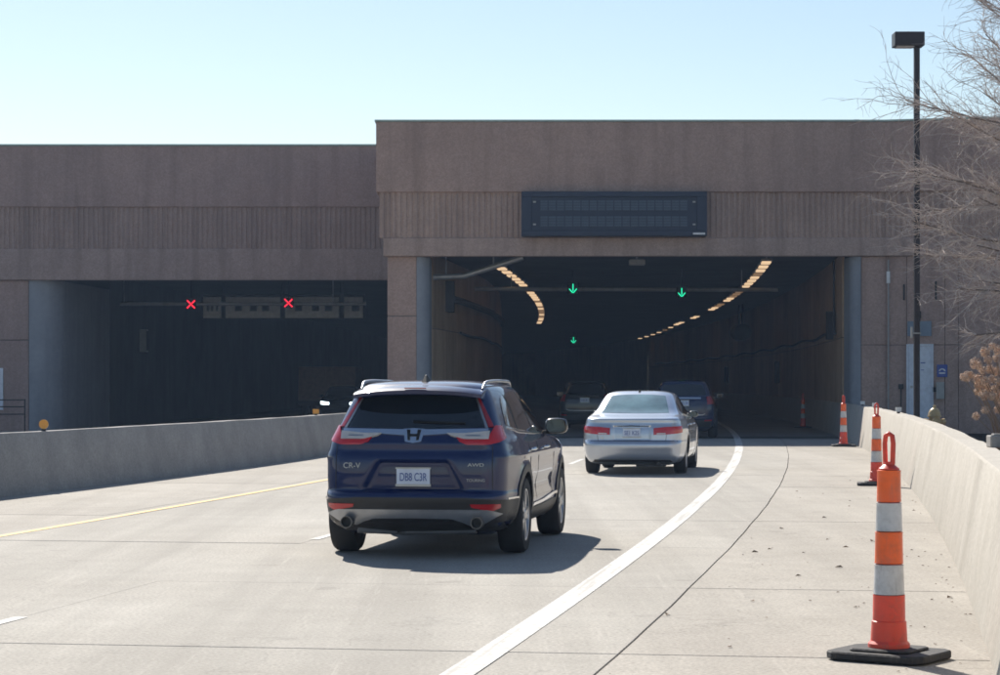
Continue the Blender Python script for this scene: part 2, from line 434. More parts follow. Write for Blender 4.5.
P(MB().box(-3.72, 11.55, FY, FY+.6, zPar, zTop), 'parapet', M_fac, bevel=.02)
P(MB().box(-3.72, -3.3, FY+.602, 78.6, zPar, zTop), 'parapet_return', M_fac)
P(MB().box(-3.76, 11.55, FY-.04, FY+.7, zTop+.002, zTop+.055), 'coping', M_coping)
P(fluted(-3.63, 11.55, FY+.10, zBand, zPar), 'fluted_band', M_fac2)
P(MB().box(-3.55, 11.55, FY+.46, FY+1.4, zSof+.05, zPar+.6), 'lintel_core', M_back)
P(MB().box(-3.51, 11.55, FY+.06, FY+.455, zSof, zBand-.002), 'beam', M_beam, bevel=.02)
P(MB().box(-3.37, -3.0, FY+1.42, 79.0, 0, zPar), 'side_wall', M_fac)
# left pillar: two blocks with a joint at 2.04+1.6, rounded smooth corner
def pillar_block(z0, z1):
    pts = [(-3.39, FY+.30), (-2.52, FY+.30), (-2.52, FY+1.4), (-3.39, FY+1.4)]
    return MB().prism(pts, z0, z1)
zj = ZW(316, FY+.3)
P(pillar_block(-.05, zj-.012), 'pillar_block', M_fac, bevel=.015)
P(pillar_block(zj+.012, zSof-.002), 'pillar_block', M_fac, bevel=.015)
P(MB().box(-3.37, -2.54, FY+.33, FY+1.38, zj-.02, zj+.02), 'joint_fill', M_back)
def arc_corner(cx, cy, r, a0, a1, n, tail):
    return [(cx + r*math.cos(a0+(a1-a0)*i/n), cy + r*math.sin(a0+(a1-a0)*i/n)) for i in range(n+1)] + tail
P(MB().prism(arc_corner(-2.516, FY+.72, .40, -math.pi/2, 0, 8, [(-2.116, FY+2.2), (-2.516, FY+2.2)]), -.05, zSof-.004), 'corner_column', M_chamf, smooth=40)
# right jamb
P(MB().prism(arc_corner(10.86, FY+.50, .30, math.pi, 1.5*math.pi, 8, [(10.86, FY+1.6), (10.56, FY+1.6)]), -.05, zSof-.004), 'corner_column', M_chamf, smooth=40)
def wall_panels(x0s, z0s, y, parent, mat, M=None, th=.10, g=.006):
    for i in range(len(x0s)-1):
        for j in range(len(z0s)-1):
            mb = MB().box(x0s[i]+g, x0s[i+1]-g, y, y+th, z0s[j]+g, z0s[j+1]-g, M=M)
            P(mb, 'wall_panel', mat, parent, bevel=.01)
zJ = ZW(345, FY)
wall_panels([10.87, 11.618], [-.05, zJ, zSof], FY+.20, portal, M_fac)
P(MB().box(10.87, 11.6, FY+.28, FY+.7, -.05, zSof-.002), 'wall_backing', M_back)
# wing wall turning slightly towards the road
wa = math.radians(15)
WM = Matrix.Translation((11.555, FY, 0)) @ Matrix.Rotation(-wa, 4, 'Z')
def WU(px): r = (px-500)/F; return (FY*r-11.555)/(math.cos(wa)+math.sin(wa)*r)
def WZ(px, py): return ZW(py, FY - math.sin(wa)*WU(px))
P(MB().box(-.1, 14, 0, .6, zPar, zTop, M=WM), 'wing_parapet', M_fac, bevel=.02)
P(MB().box(-.1, 14, -.04, .7, zTop+.002, zTop+.055, M=WM), 'coping', M_coping)
fb = fluted(-.04, 14, .10, zBand, zPar); fb.v = [tuple(WM @ Vector(p)) for p in fb.v]; P(fb, 'fluted_band', M_fac2)
P(MB().box(-.1, 14, .46, 1.4, -.05, zPar+.6, M=WM), 'wall_backing', M_back)
P(MB().box(-.1, 14, .06, .455, zSof, zBand-.002, M=WM), 'beam', M_beam, bevel=.02)
u_edges = [0.0, .62, 1.75, WU(958), WU(958)+2.6, WU(958)+5.2, 14]
wall_panels(u_edges, [-.05, zJ, zSof], .20, portal, M_fac, M=WM, th=.2)
P(MB().box(-2.95, 30, FY+2.5, 330, 6.6, 9.1), 'roof_slab', M_roof)
P(MB().box(30.01, 30.5, FY+8, 330, 0, 9.1), 'rear_wall', M_fac)

# things fixed on the wing wall
def wing_thing(name, label, cat, parts):
    t = thing(name, label, cat, (0,0,0)); t.matrix_basis = WM.copy()
    for nm, mb, mt in parts: mb.build(nm, mt, t, bevel=.004)
    return t
u0, u1 = WU(908), WU(931); zt = WZ(919, 346)
dt = thing('door', 'pale blue steel door in the right wing wall behind the lamp post', 'door'); dt.matrix_basis = WM.copy()
lf = MB().box(u0, u1, .15, .19, .45, zt).build('door_leaf', M_door, dt, bevel=.004)
MB().box(u0+.06, u0+.13, .10, .148, 1.45, 1.52).build('handle', M_pipe, lf)
MB().box(u0+.36, u1-.18, .146, .149, 2.19, 2.22).build('notice', M_blue, lf)
MB().box(u0+.36, u1-.22, .146, .149, 1.98, 2.00).build('notice', M_blue, lf)
fr = MB(); fr.box(u0-.06, u0-.003, .12, .198, .45, zt+.06); fr.box(u1+.003, u1+.06, .12, .198, .45, zt+.06); fr.box(u0-.003, u1+.003, .12, .198, zt+.003, zt+.06)
fr.build('door_frame', M_door, dt)
u0, u1 = WU(936.5), WU(947)
t = wing_thing('wall_sign', 'small square blue sign with white symbol on the wing wall right of the door', 'sign', [('plate', MB().box(u0, u1, .17, .195, WZ(942,377), WZ(942,364.5)), M_blue)])
zz = (WZ(942,377)+WZ(942,364.5))/2; uu = (u0+u1)/2
mb = MB()
for k in range(8):
    a0 = math.pi*k/8; a1 = math.pi*(k+1)/8
    mb.add([(uu+.10*math.cos(a0), .168, zz-.01+.08*math.sin(a0)), (uu+.10*math.cos(a1), .168, zz-.01+.08*math.sin(a1)), (uu+.06*math.cos(a1), .168, zz-.01+.05*math.sin(a1)), (uu+.06*math.cos(a0), .168, zz-.01+.05*math.sin(a0))], [(0,1,2,3)])
mb.box(uu-.09, uu+.09, .166, .169, zz-.09, zz-.05)
mb.build('symbol', M_wht, t)
u0, u1 = WU(936), WU(944)
wing_thing('utility_box', 'pale grey utility box below the blue sign on the wing wall', 'box', [('case', MB().box(u0, u1, .06, .198, WZ(940,399), WZ(940,382)), M_box), ('bracket', MB().box(u0-.12, u0-.004, .12, .198, WZ(940,392), WZ(940,387)), M_black)])
u0, u1 = WU(907), WU(931)
wing_thing('louvre_panel', 'dull blue grey metal panel on the wing wall above the door', 'panel', [('frame', MB().box(u0, u1, .15, .198, WZ(919,336), WZ(919,321)), plain('blue_grey_metal', (.16,.21,.27), .5)), ('centre_rib', MB().box((u0+u1)/2-.02, (u0+u1)/2+.02, .135, .148, WZ(919,336), WZ(919,321)), M_box)])
wing_thing('wall_light', 'small dark wall light above the blue grey panel', 'light', [('housing', MB().box(WU(917.5), WU(920.5), .06, .198, WZ(919,318), WZ(919,311)), M_black), ('bracket', MB().box(WU(918.3), WU(919.7), .12, .198, WZ(919,321), WZ(919,318.1)), M_black)])
wing_thing('wall_box', 'small dark box on the wall left of the pale door', 'box', [('case', MB().box(WU(898), WU(903), .12, .198, WZ(900,389), WZ(900,384)), M_black), ('conduit', MB().box(WU(900), WU(901), .15, .198, .4, WZ(900,389.2)), M_black)])
wing_thing('wall_vent', 'left one of two narrow dark vertical slots high on the wing wall', 'vent', [('slot', MB().box(WU(902.5), WU(904.3), .17, .199, WZ(904,300), WZ(904,284)), M_black)])
wing_thing('wall_vent', 'right one of two narrow dark vertical slots high on the wing wall', 'vent', [('slot', MB().box(WU(934.5), WU(936.3), .17, .199, WZ(936,300), WZ(936,281)), M_black)])
wing_thing('conduit', 'thin pale conduit running down the wall at the wing wall corner', 'conduit', [('pipe', MB().tube([(.08,.15,.4),(.08,.15,5.3)], .022), M_box), ('junction', MB().box(.03,.13,.09,.198,4.6,4.95), M_wht)])

# ------------------------------------------------------------------ message board
sx0, sx1, sz0, sz1 = XW(521.5, 68.6), XW(707, 68.6), ZW(236, 68.6), ZW(191.5, 68.6)
sign = thing('message_board', 'blank navy electronic message board mounted over the right tunnel mouth', 'message board', ((sx0+sx1)/2, 68.6, sz0))
def PS(mb, nm, mt, **kw):
    return P(mb, nm, mt, sign, **kw)
PS(MB().box(sx0, sx1, 68.66, 69.08, sz0, sz1), 'case', M_navy, bevel=.02)
for (a, b, c, d) in ((sx0, sx1, sz1-.16, sz1), (sx0, sx1, sz0, sz0+.16), (sx0, sx0+.30, sz0+.162, sz1-.162), (sx1-.30, sx1, sz0+.162, sz1-.162)):
    PS(MB().box(a, b, 68.58, 68.658, c, d), 'frame_bar', M_navy, bevel=.008)
ix0, ix1 = XW(540, 68.6), XW(688, 68.6)
nmod = 18; w = (ix1-ix0)/nmod
for r, (ya, yb) in enumerate(((200, 210.5), (216, 226.5))):
    za, zb = ZW(yb, 68.6), ZW(ya, 68.6)
    for k in range(nmod):
        mb = MB(); x = ix0+k*w
        mb.box(x+.008, x+w-.008, 68.635, 68.656, za, zb)
        for i in range(4):
            for j in range(4):
                cx = x+.02+(w-.04)*(i+.5)/4; cz = za+(zb-za)*(j+.5)/4
                mb.box(cx-.022, cx+.022, 68.622, 68.6345, cz-.026, cz+.026, 1)
        PS(mb, 'led_module', [plain('led_back', (.02,.035,.07), .5) if (r, k) == (0, 0) else bpy.data.materials['led_back'], M_led])
for px in (534.5, 694):
    for py in (202, 224.5): PS(MB().box(XW(px-1.4,68.6), XW(px+1.4,68.6), 68.56, 68.577, ZW(py+.8,68.6), ZW(py-.8,68.6)), 'corner_light', M_box)
PS(MB().box(XW(693,68.6), XW(705,68.6), 68.565, 68.578, ZW(234.6,68.6), ZW(232.8,68.6)), 'name_plate', M_wht)

# ------------------------------------------------------------------ left tunnel portal
LY = 78.0
lt = thing('tunnel_portal', 'lower set back concrete portal over the dark left tunnel mouth', 'tunnel portal', (0, LY, 0))
z1, z2, z3, z4 = ZW(146, LY), ZW(207, LY), ZW(248.5, LY), ZW(280, LY)
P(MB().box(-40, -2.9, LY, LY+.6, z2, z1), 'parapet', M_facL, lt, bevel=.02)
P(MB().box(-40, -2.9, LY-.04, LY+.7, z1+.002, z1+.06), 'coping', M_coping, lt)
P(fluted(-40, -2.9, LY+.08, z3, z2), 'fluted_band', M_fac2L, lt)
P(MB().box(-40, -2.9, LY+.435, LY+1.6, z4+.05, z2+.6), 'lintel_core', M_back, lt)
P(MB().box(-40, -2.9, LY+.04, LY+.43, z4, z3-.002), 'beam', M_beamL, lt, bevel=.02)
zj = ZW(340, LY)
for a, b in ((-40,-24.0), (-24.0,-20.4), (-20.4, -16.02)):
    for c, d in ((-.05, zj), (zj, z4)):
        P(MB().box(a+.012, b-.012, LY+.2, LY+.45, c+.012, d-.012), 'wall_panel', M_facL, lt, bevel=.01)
P(MB().box(-40, -16.05, LY+.40, LY+.9, -.05, z4-.002), 'wall_backing', M_back, lt)
P(MB().prism(arc_corner(-16.016, LY+1.25, 1.05, -math.pi/2, -.12, 12, [(-14.6, LY+8), (-15.1, LY+8), (-16.016, LY+2)]), -.05, z4-.004), 'corner_wall', M_chamf, lt, smooth=40)
P(MB().box(-40.5, -40.01, LY, 330, 0, 9.1), 'end_wall', M_facL, lt)
P(MB().box(-40, -2.96, LY+1.7, 330, 6.6, 9.1), 'roof_slab', M_roof, lt)
t = thing('white_panel', 'pale panel on the left portal wall at the left picture edge', 'panel', (XW(-6, LY), LY+.18, 0))
MB().box(0, XW(2, LY)-XW(-6, LY), -.03, .015, ZW(410, LY), ZW(368, LY)).build('sheet', M_door, t)
# railing left of the left portal
t = thing('railing', 'thin dark railing at the foot of the left portal wall', 'railing', (-18, LY-.6, 0))
for z in (.55, .8, 1.03): MB().tube([(-4,0,z),(1.98,0,z)], .02, 6).build('rail', M_black, t)
for k in range(5): MB().tube([(-4+1.5*k,.045,-.03),(-4+1.5*k,.045,1.06)], .025, 6).build('post', M_black, t)

# ------------------------------------------------------------------ tunnel interiors
_wl = [(70.9,-2.14),(74,-1.78),(80,-1.2),(90,-.45),(102,0),(126,.1),(165,0),(200,-1),(250,-4),(305,-9)]
def WL(y): return float(np.interp(y, [a for a,b in _wl], [b for a,b in _wl]))
def RW(y): return BR(y) + .23
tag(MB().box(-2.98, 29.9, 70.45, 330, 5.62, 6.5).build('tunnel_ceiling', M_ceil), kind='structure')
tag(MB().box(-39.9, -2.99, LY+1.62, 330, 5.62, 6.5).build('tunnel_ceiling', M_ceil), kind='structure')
def wall_thing(name, label, f, sgn, y0, y1, st, z0, zrows, mat, th=.07):
    t = thing(name, label, 'wall', (f(y0), y0, 0))
    ln = MB(); Y = ys(y0, y1, st)
    for off in (0,):
        vs = []
        for y in Y: vs += [(f(y)+sgn*.06, y, z0-.1), (f(y)+sgn*.06, y, 5.7), (f(y)+sgn*.5, y, z0-.1), (f(y)+sgn*.5, y, 5.7)]
        ln.add(vs, [(4*i, 4*i+1, 4*i+5, 4*i+4) for i in range(len(Y)-1)] + [(4*i+2, 4*i+3, 4*i+7, 4*i+6) for i in range(len(Y)-1)])
    P(ln, 'wall_backing', M_back, t, recalc=False)
    for i in range(len(Y)-1):
        for j in range(len(zrows)-1):
            a, b = Y[i]+.02, Y[i+1]-.02
            xs = (f(a), f(b))
            mb = MB(); c, d = zrows[j]+.015, zrows[j+1]-.015
            vs = [(xs[0],a,c),(xs[1],b,c),(xs[1],b,d),(xs[0],a,d)] + [(xs[0]+sgn*th,a,c),(xs[1]+sgn*th,b,c),(xs[1]+sgn*th,b,d),(xs[0]+sgn*th,a,d)]
            mb.add(vs, [(0,1,2,3),(7,6,5,4),(0,4,5,1),(1,5,6,2),(2,6,7,3),(3,7,4,0)])
            P(mb, 'wall_panel', mat, t)
    return t
wall_thing('tunnel_wall', 'tan panelled right wall of the right tunnel curving away', RW, 1, 70.65, 202, 3.0, .9, [.95, 3.0, 5.6], M_panel)
wall_thing('tunnel_wall', 'tan panelled left wall of the right tunnel behind the blue SUV', WL, -1, 71.3, 203.3, 3.0, 0, [-.02, 1.0, 3.3, 5.6], M_panel)
t = thing('tunnel_wall', 'dark far stretch of the right tunnel wall at the bend', 'wall', (0, 202, 0))
mb = MB(); Y = ys(202, 305, 4); vs = []
for y in Y: vs += [(RW(y), y, -.1), (RW(y), y, 5.7)]
mb.add(vs, [(2*i, 2*i+1, 2*i+3, 2*i+2) for i in range(len(Y)-1)])
vs = []
for y in Y: vs += [(WL(y), y, -.1), (WL(y), y, 5.7)]
mb.add(vs, [(2*i, 2*i+1, 2*i+3, 2*i+2) for i in range(len(Y)-1)])
mb.box(-15, 12, 305.2, 305.7, -.1, 5.7)
P(mb, 'lining', M_panel, t, recalc=False)
# left tunnel
def LTL(y): return float(np.interp(y, [86, 120, 240], [-14.6, -13.4, -9]))
def LTR(y): return WL(y) - 1.3 if y < 165 else -1.3
t = thing('tunnel_wall', 'dark lining of the left tunnel', 'wall', (0, 86, 0))
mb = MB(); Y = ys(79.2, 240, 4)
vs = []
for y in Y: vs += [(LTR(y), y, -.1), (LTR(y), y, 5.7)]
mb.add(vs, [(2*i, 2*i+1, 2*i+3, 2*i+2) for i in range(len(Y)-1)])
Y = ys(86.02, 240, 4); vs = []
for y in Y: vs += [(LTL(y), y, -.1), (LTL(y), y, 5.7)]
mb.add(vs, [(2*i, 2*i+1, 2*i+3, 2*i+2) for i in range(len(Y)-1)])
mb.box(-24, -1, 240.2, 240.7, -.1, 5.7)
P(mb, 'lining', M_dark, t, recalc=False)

# ceiling lights, two rows
def RL(y): return S(y) + 1.05 + max(0, (y-150)*.03)
def LL(y): return RL(y) - 8.75 + (y-75)*-.004
def light_proto():
    t = thing('ceiling_light', 'x', 'light')
    MB().box(-.17,.17,-.72,.72,.045,.12).build('housing', M_lamphouse, t)
    MB().box(-.145,.145,-.62,.62,0,.043).build('diffuser', M_lampwarm, t)
    MB().box(-.03,.03,-.7,-.64,.122,.20).build('hanger', M_lamphouse, t); MB().box(-.03,.03,.64,.70,.122,.20).build('hanger', M_lamphouse, t)
    return t
ORD = 'first second third fourth fifth sixth seventh eighth ninth tenth eleventh twelfth thirteenth fourteenth fifteenth sixteenth seventeenth eighteenth nineteenth twentieth'.split() + ['twenty-'+w for w in 'first second third fourth fifth sixth seventh eighth ninth'.split()] + ['thirtieth'] + ['thirty-'+w for w in 'first second third fourth fifth sixth seventh eighth ninth'.split()]
proto = light_proto(); first = True
dim_mesh = None
for row, (f, y1, lab, grp) in enumerate(((LL, 150, 'strip light from the tunnel mouth in the left ceiling row', 'left row of tunnel strip lights'), (RL, 205, 'strip light from the tunnel mouth in the right ceiling row', 'right row of tunnel strip lights'))):
    y = (77.4, 73.6)[row]; i = 0; cnt = 0
    while y < y1:
        if row == 1 and (108 < y < 112 or 121 < y < 131 or 137 < y < 146 or y > 152 and i % 3): y += 2.6; i += 1; continue
        if row == 0 and 92 < y < 94: y += 2.6; i += 1; continue
        t = proto if first else copy_tree(proto); first = False
        ang = math.atan((f(y+1)-f(y-1))/2)
        t.location = (f(y), y, 5.42); t.rotation_euler = (0, 0, -ang)
        cnt += 1; tag(t, ORD[cnt-1] + ' ' + lab, 'light', grp)
        if random.random() < .35:
            for ch in t.children:
                if ch.name.startswith('diffuser'):
                    if dim_mesh is None:
                        dim_mesh = ch.data.copy(); dim_mesh.materials.clear(); dim_mesh.materials.append(M_lampdim)
                    if t is not proto: ch.data = dim_mesh
        y += 2.6; i += 1

# gantry bars and lane signals
def pipe_thing(name, label, pts, r, mat=M_pipe):
    t = thing(name, label, 'pipe', pts[0])
    o = MB().tube([Vector(p)-Vector(pts[0]) for p in pts], r, 10).build('pipe', mat, t, smooth=50)
    a = Vector(pts[0]) ; b = Vector(pts[-1])
    for f in (.12, .88):
        p = a.lerp(b, f) if len(pts) == 2 else (Vector(pts[0]).lerp(Vector(pts[1]), .5) if f < .5 else Vector(pts[-2]).lerp(Vector(pts[-1]), .5))
        q = p - Vector(pts[0])
        MB().tube([q+Vector((0,0,r*.8)), (q.x, q.y, 5.62-pts[0][2])], .02, 6).build('hanger', mat, t)
    return t
GY = 82.0
zg = ZW(289, GY)
pipe_thing('signal_bar', 'long grey horizontal bar carrying the green lane arrows in the right tunnel', [(XW(475,GY), GY, zg), (XW(778,GY), GY, zg-.03)], .075)
pipe_thing('bent_pipe', 'bent grey pipe under the lintel at the top left of the right tunnel mouth', [(XW(428,71.5),71.5,ZW(277.5,71.5)), (XW(464,71.5),71.5,ZW(276,71.5)), (XW(523,71.2),71.2,ZW(257.5,71.2))], .09)
def signal(px, py, Y, size, label, kind):
    x, z = XW(px, Y), ZW(py, Y)
    t = thing('lane_signal', label, 'lane signal', (x, Y, z))
    h = size*.62
    MB().box(-h, h, 0, .14, -h, h).build('case', M_black, t, bevel=.01)
    MB().box(-h, h, -.18, -.003, h+.004, h+.016).build('hood', M_black, t)
    MB().tube([(0,.07,h+.002),(0,.07,5.62-z)], .02, 6).build('hanger', M_black, t)
    mb = MB(); s = size/2; w = s*.20
    def bar(x0, z0, x1, z1):
        d = Vector((x1-x0, z1-z0)); n = Vector((-d.y, d.x)).normalized()*w/2
        q = [(x0+n.x,-.02,z0+n.y),(x1+n.x,-.02,z1+n.y),(x1-n.x,-.02,z1-n.y),(x0-n.x,-.02,z0-n.y)]
        mb.add(q+[(a,-.004,c) for a,b,c in q], [(3,2,1,0),(4,5,6,7),(0,1,5,4),(1,2,6,5),(2,3,7,6),(3,0,4,7)])
    if kind == 'arrow':
        bar(0, s, 0, -s*.62); bar(-s*.85, -s*.1, -w*.3, -s); bar(s*.85, -s*.1, w*.3, -s)
        mb.build('green_arrow', M_green, t)
    else:
        w = s*.34
        bar(-s, s, s, -s); bar(-s, -s, -w*.7, -w*.7); bar(w*.7, w*.7, s, s)
        mb.build('red_cross', M_redled, t)
    return t
signal(573, 288.3, 81.85, .32, 'left one of two near green down arrow signals in the right tunnel', 'arrow')
signal(681.7, 292.3, 81.85, .30, 'right one of two near green down arrow signals in the right tunnel', 'arrow')
signal(573.5, 340, 180, .46, 'small far green down arrow signal deep in the right tunnel', 'arrow')
# camera under the ceiling and fittings on the walls of the right tunnel
t = thing('ceiling_camera', 'small grey camera box hanging under the right tunnel lintel', 'camera', (XW(637,72), 72, ZW(262.5,72)))
MB().box(-.25,.25,-.2,.2,-.09,.09).build('case', M_box, t, bevel=.02); MB().tube([(0,0,.092),(0,0,5.62-ZW(262.5,72))], .03, 6).build('bracket', M_box, t)
t = thing('wall_conduit', 'dark cable run along the right tunnel wall', 'conduit', (RW(73), 73, 0))
mb = MB(); mb.tube([(RW(y)-.05-RW(73), y-73, 3.22+.05*math.sin(y*.5)) for y in ys(73.5, 195, 2)], .045, 6); mb.build('cable', M_black, t)
mb = MB(); mb.tube([(-.05,.5,3.2),(-.05,.5,5.5)], .04, 6); mb.build('riser', M_black, t)
MB().box(-.2, -.02, .7, 1.3, 3.0, 3.9).build('junction_box', M_dark, t)
t = thing('wall_conduit', 'dark cable run along the left wall of the right tunnel', 'conduit', (WL(74), 74, 0))
mb = MB(); mb.tube([(WL(y)+.06-WL(74), y-74, 3.3+.04*math.sin(y*.6)-.004*(y-74)) for y in ys(78, 120, 2)], .05, 6); mb.build('cable', M_black, t)
mb = MB(); mb.box(.02,.30,.2,1.2,3.9,4.9); mb.build('junction_box', M_dark, t)
mb = MB(); mb.tube([(WL(y)+.12-WL(74), y-74, 4.35) for y in ys(75, 110, 2)], .12, 8); mb.build('duct', M_dark, t)
for px, y0, lab in ((768, 106, 'nearer'), (722, 140, 'farther')):
    z0 = 1.6
    t = thing('emergency_cabinet', lab+' dark emergency cabinet on the right tunnel wall', 'cabinet', (RW(y0)-.004, y0, z0))
    t.rotation_euler = (0,0,-math.atan((RW(y0+1)-RW(y0-1))/2))
    MB().box(-.16, 0, -.45, .45, 0, 1.0).build('case', M_black, t, bevel=.02); MB().box(-.178,-.162,-.4,.4,.05,.95).build('cabinet_door', M_dark, t)
t = thing('jet_fan', 'dark fan unit hung on the right tunnel wall below the light row', 'fan', (RW(118)-1.0, 118, 4.2))
MB().lathe([(.30,-1.2),(.42,-1.15),(.42,1.15),(.30,1.2)], 20, Matrix.Rotation(math.pi/2, 4, 'X')).build('casing', M_dark, t, smooth=40)
MB().box(-.04,.04,-.8,-.7,.42,1.42).build('hanger', M_dark, t); MB().box(-.04,.04,.7,.8,.42,1.42).build('hanger', M_dark, t)
# left tunnel fittings
GL = 88.0; zg = ZW(304, GL)
pipe_thing('signal_bar', 'grey horizontal bar carrying the red crosses in the left tunnel', [(XW(91,GL), GL, zg), (XW(366,GL), GL, zg)], .07)
signal(191, 304.3, GL-.15, .30, 'left one of the two red cross lane signals in the left tunnel', 'cross')
signal(288.5, 303, GL-.15, .30, 'right one of the two red cross lane signals in the left tunnel', 'cross')
CY = 92.0
t = thing('overhead_cabinet', 'row of pale panels hung under the left tunnel ceiling behind the red crosses', 'cabinet', (XW(283,CY), CY, ZW(318,CY)))
ox, oz = XW(283,CY), ZW(318,CY)
for a, b in ((203,221), (225.5,280), (285,339), (344,363)):
    MB().box(XW(a,CY)-ox, XW(b,CY)-ox, 0, .12, 0, ZW(297,CY)-oz).build('panel', M_cabinet_white, t, bevel=.01)
for a in (207, 211, 216, 235, 250, 262, 295, 312, 325, 352):
    MB().box(XW(a,CY)-ox, XW(a+2 if a < 220 else a+7,CY)-ox, -.03, -.004, ZW(311,CY)-oz, ZW(303,CY)-oz).build('bracket', M_black, t)
MB().box(XW(201,CY)-ox, XW(365,CY)-ox, .122, .25, -.05, ZW(294,CY)-oz).build('back_frame', M_dark, t)
for a in (223.2, 282.5, 341.5): MB().tube([(XW(a,CY)-ox,.2,.1),(XW(a,CY)-ox,.2,5.62-oz)], .04, 6).build('hanger', M_dark, t)
t = thing('wall_cabinet', 'narrow grey cabinet on the left wall inside the left tunnel', 'cabinet', (LTL(92), 92, ZW(352,92)))
MB().box(.01,.28,-.3,.3,0,.9).build('case', M_box, t, bevel=.02); MB().box(.282,.296,-.25,.25,.05,.85).build('cabinet_door', M_dark, t)
# brown box truck deep in the left tunnel
TY = 112.0
t = thing('box_truck', 'brown box truck standing deep in the dark left tunnel', 'truck', (XW(327,TY), TY, 0))
hw = (XW(355,TY)-XW(298,TY))/2
MB().box(-hw, hw, 0, 5, .75, ZW(366.5,TY)).build('cargo_box', M_truck, t, bevel=.03)
for k in (-1, 1): MB().box(k*hw*.5-hw*.46, k*hw*.5+hw*.46, -.03, -.004, .85, ZW(366.5,TY)-.12).build('rear_door', M_truck, t, bevel=.008)
MB().box(-hw, hw, -.06, .2, .5, .747).build('bumper', M_black, t)
MB().box(-1.1, 1.1, 5.01, 6.8, .6, 2.2).build('cab', M_truck, t, bevel=.1)
for x in (-1, 1):
    for y in (.9, 5.6): MB().lathe([(.2,-.14),(.45,-.14),(.47,-.08),(.47,.08),(.45,.14),(.2,.14)], 18, Matrix.Translation((x*(hw-.25), y, .47)) @ Matrix.Rotation(math.pi/2,4,'Y')).build('wheel', M_tyre, t, smooth=40)

# ------------------------------------------------------------------ cars
def pchip(T, V, q):
    T = np.array(T, float); V = np.array(V, float); h = np.diff(T); d = np.diff(V)/h
    s = np.zeros(len(V))
    for i in range(1, len(V)-1):
        if d[i-1]*d[i] > 0:
            w1 = 2*h[i]+h[i-1]; w2 = h[i]+2*h[i-1]; s[i] = (w1+w2)/(w1/d[i-1]+w2/d[i])
    s[0], s[-1] = d[0], d[-1]
    i = np.clip(np.searchsorted(T, q)-1, 0, len(h)-1); t = (q-T[i])/h[i]
    return (2*t**3-3*t**2+1)*V[i] + (t**3-2*t**2+t)*h[i]*s[i] + (-2*t**3+3*t**2)*V[i+1] + (t**3-t**2)*h[i]*s[i+1]
def sstep(a, b, x):
    t = min(1, max(0, (x-a)/(b-a))); return t*t*(3-2*t)

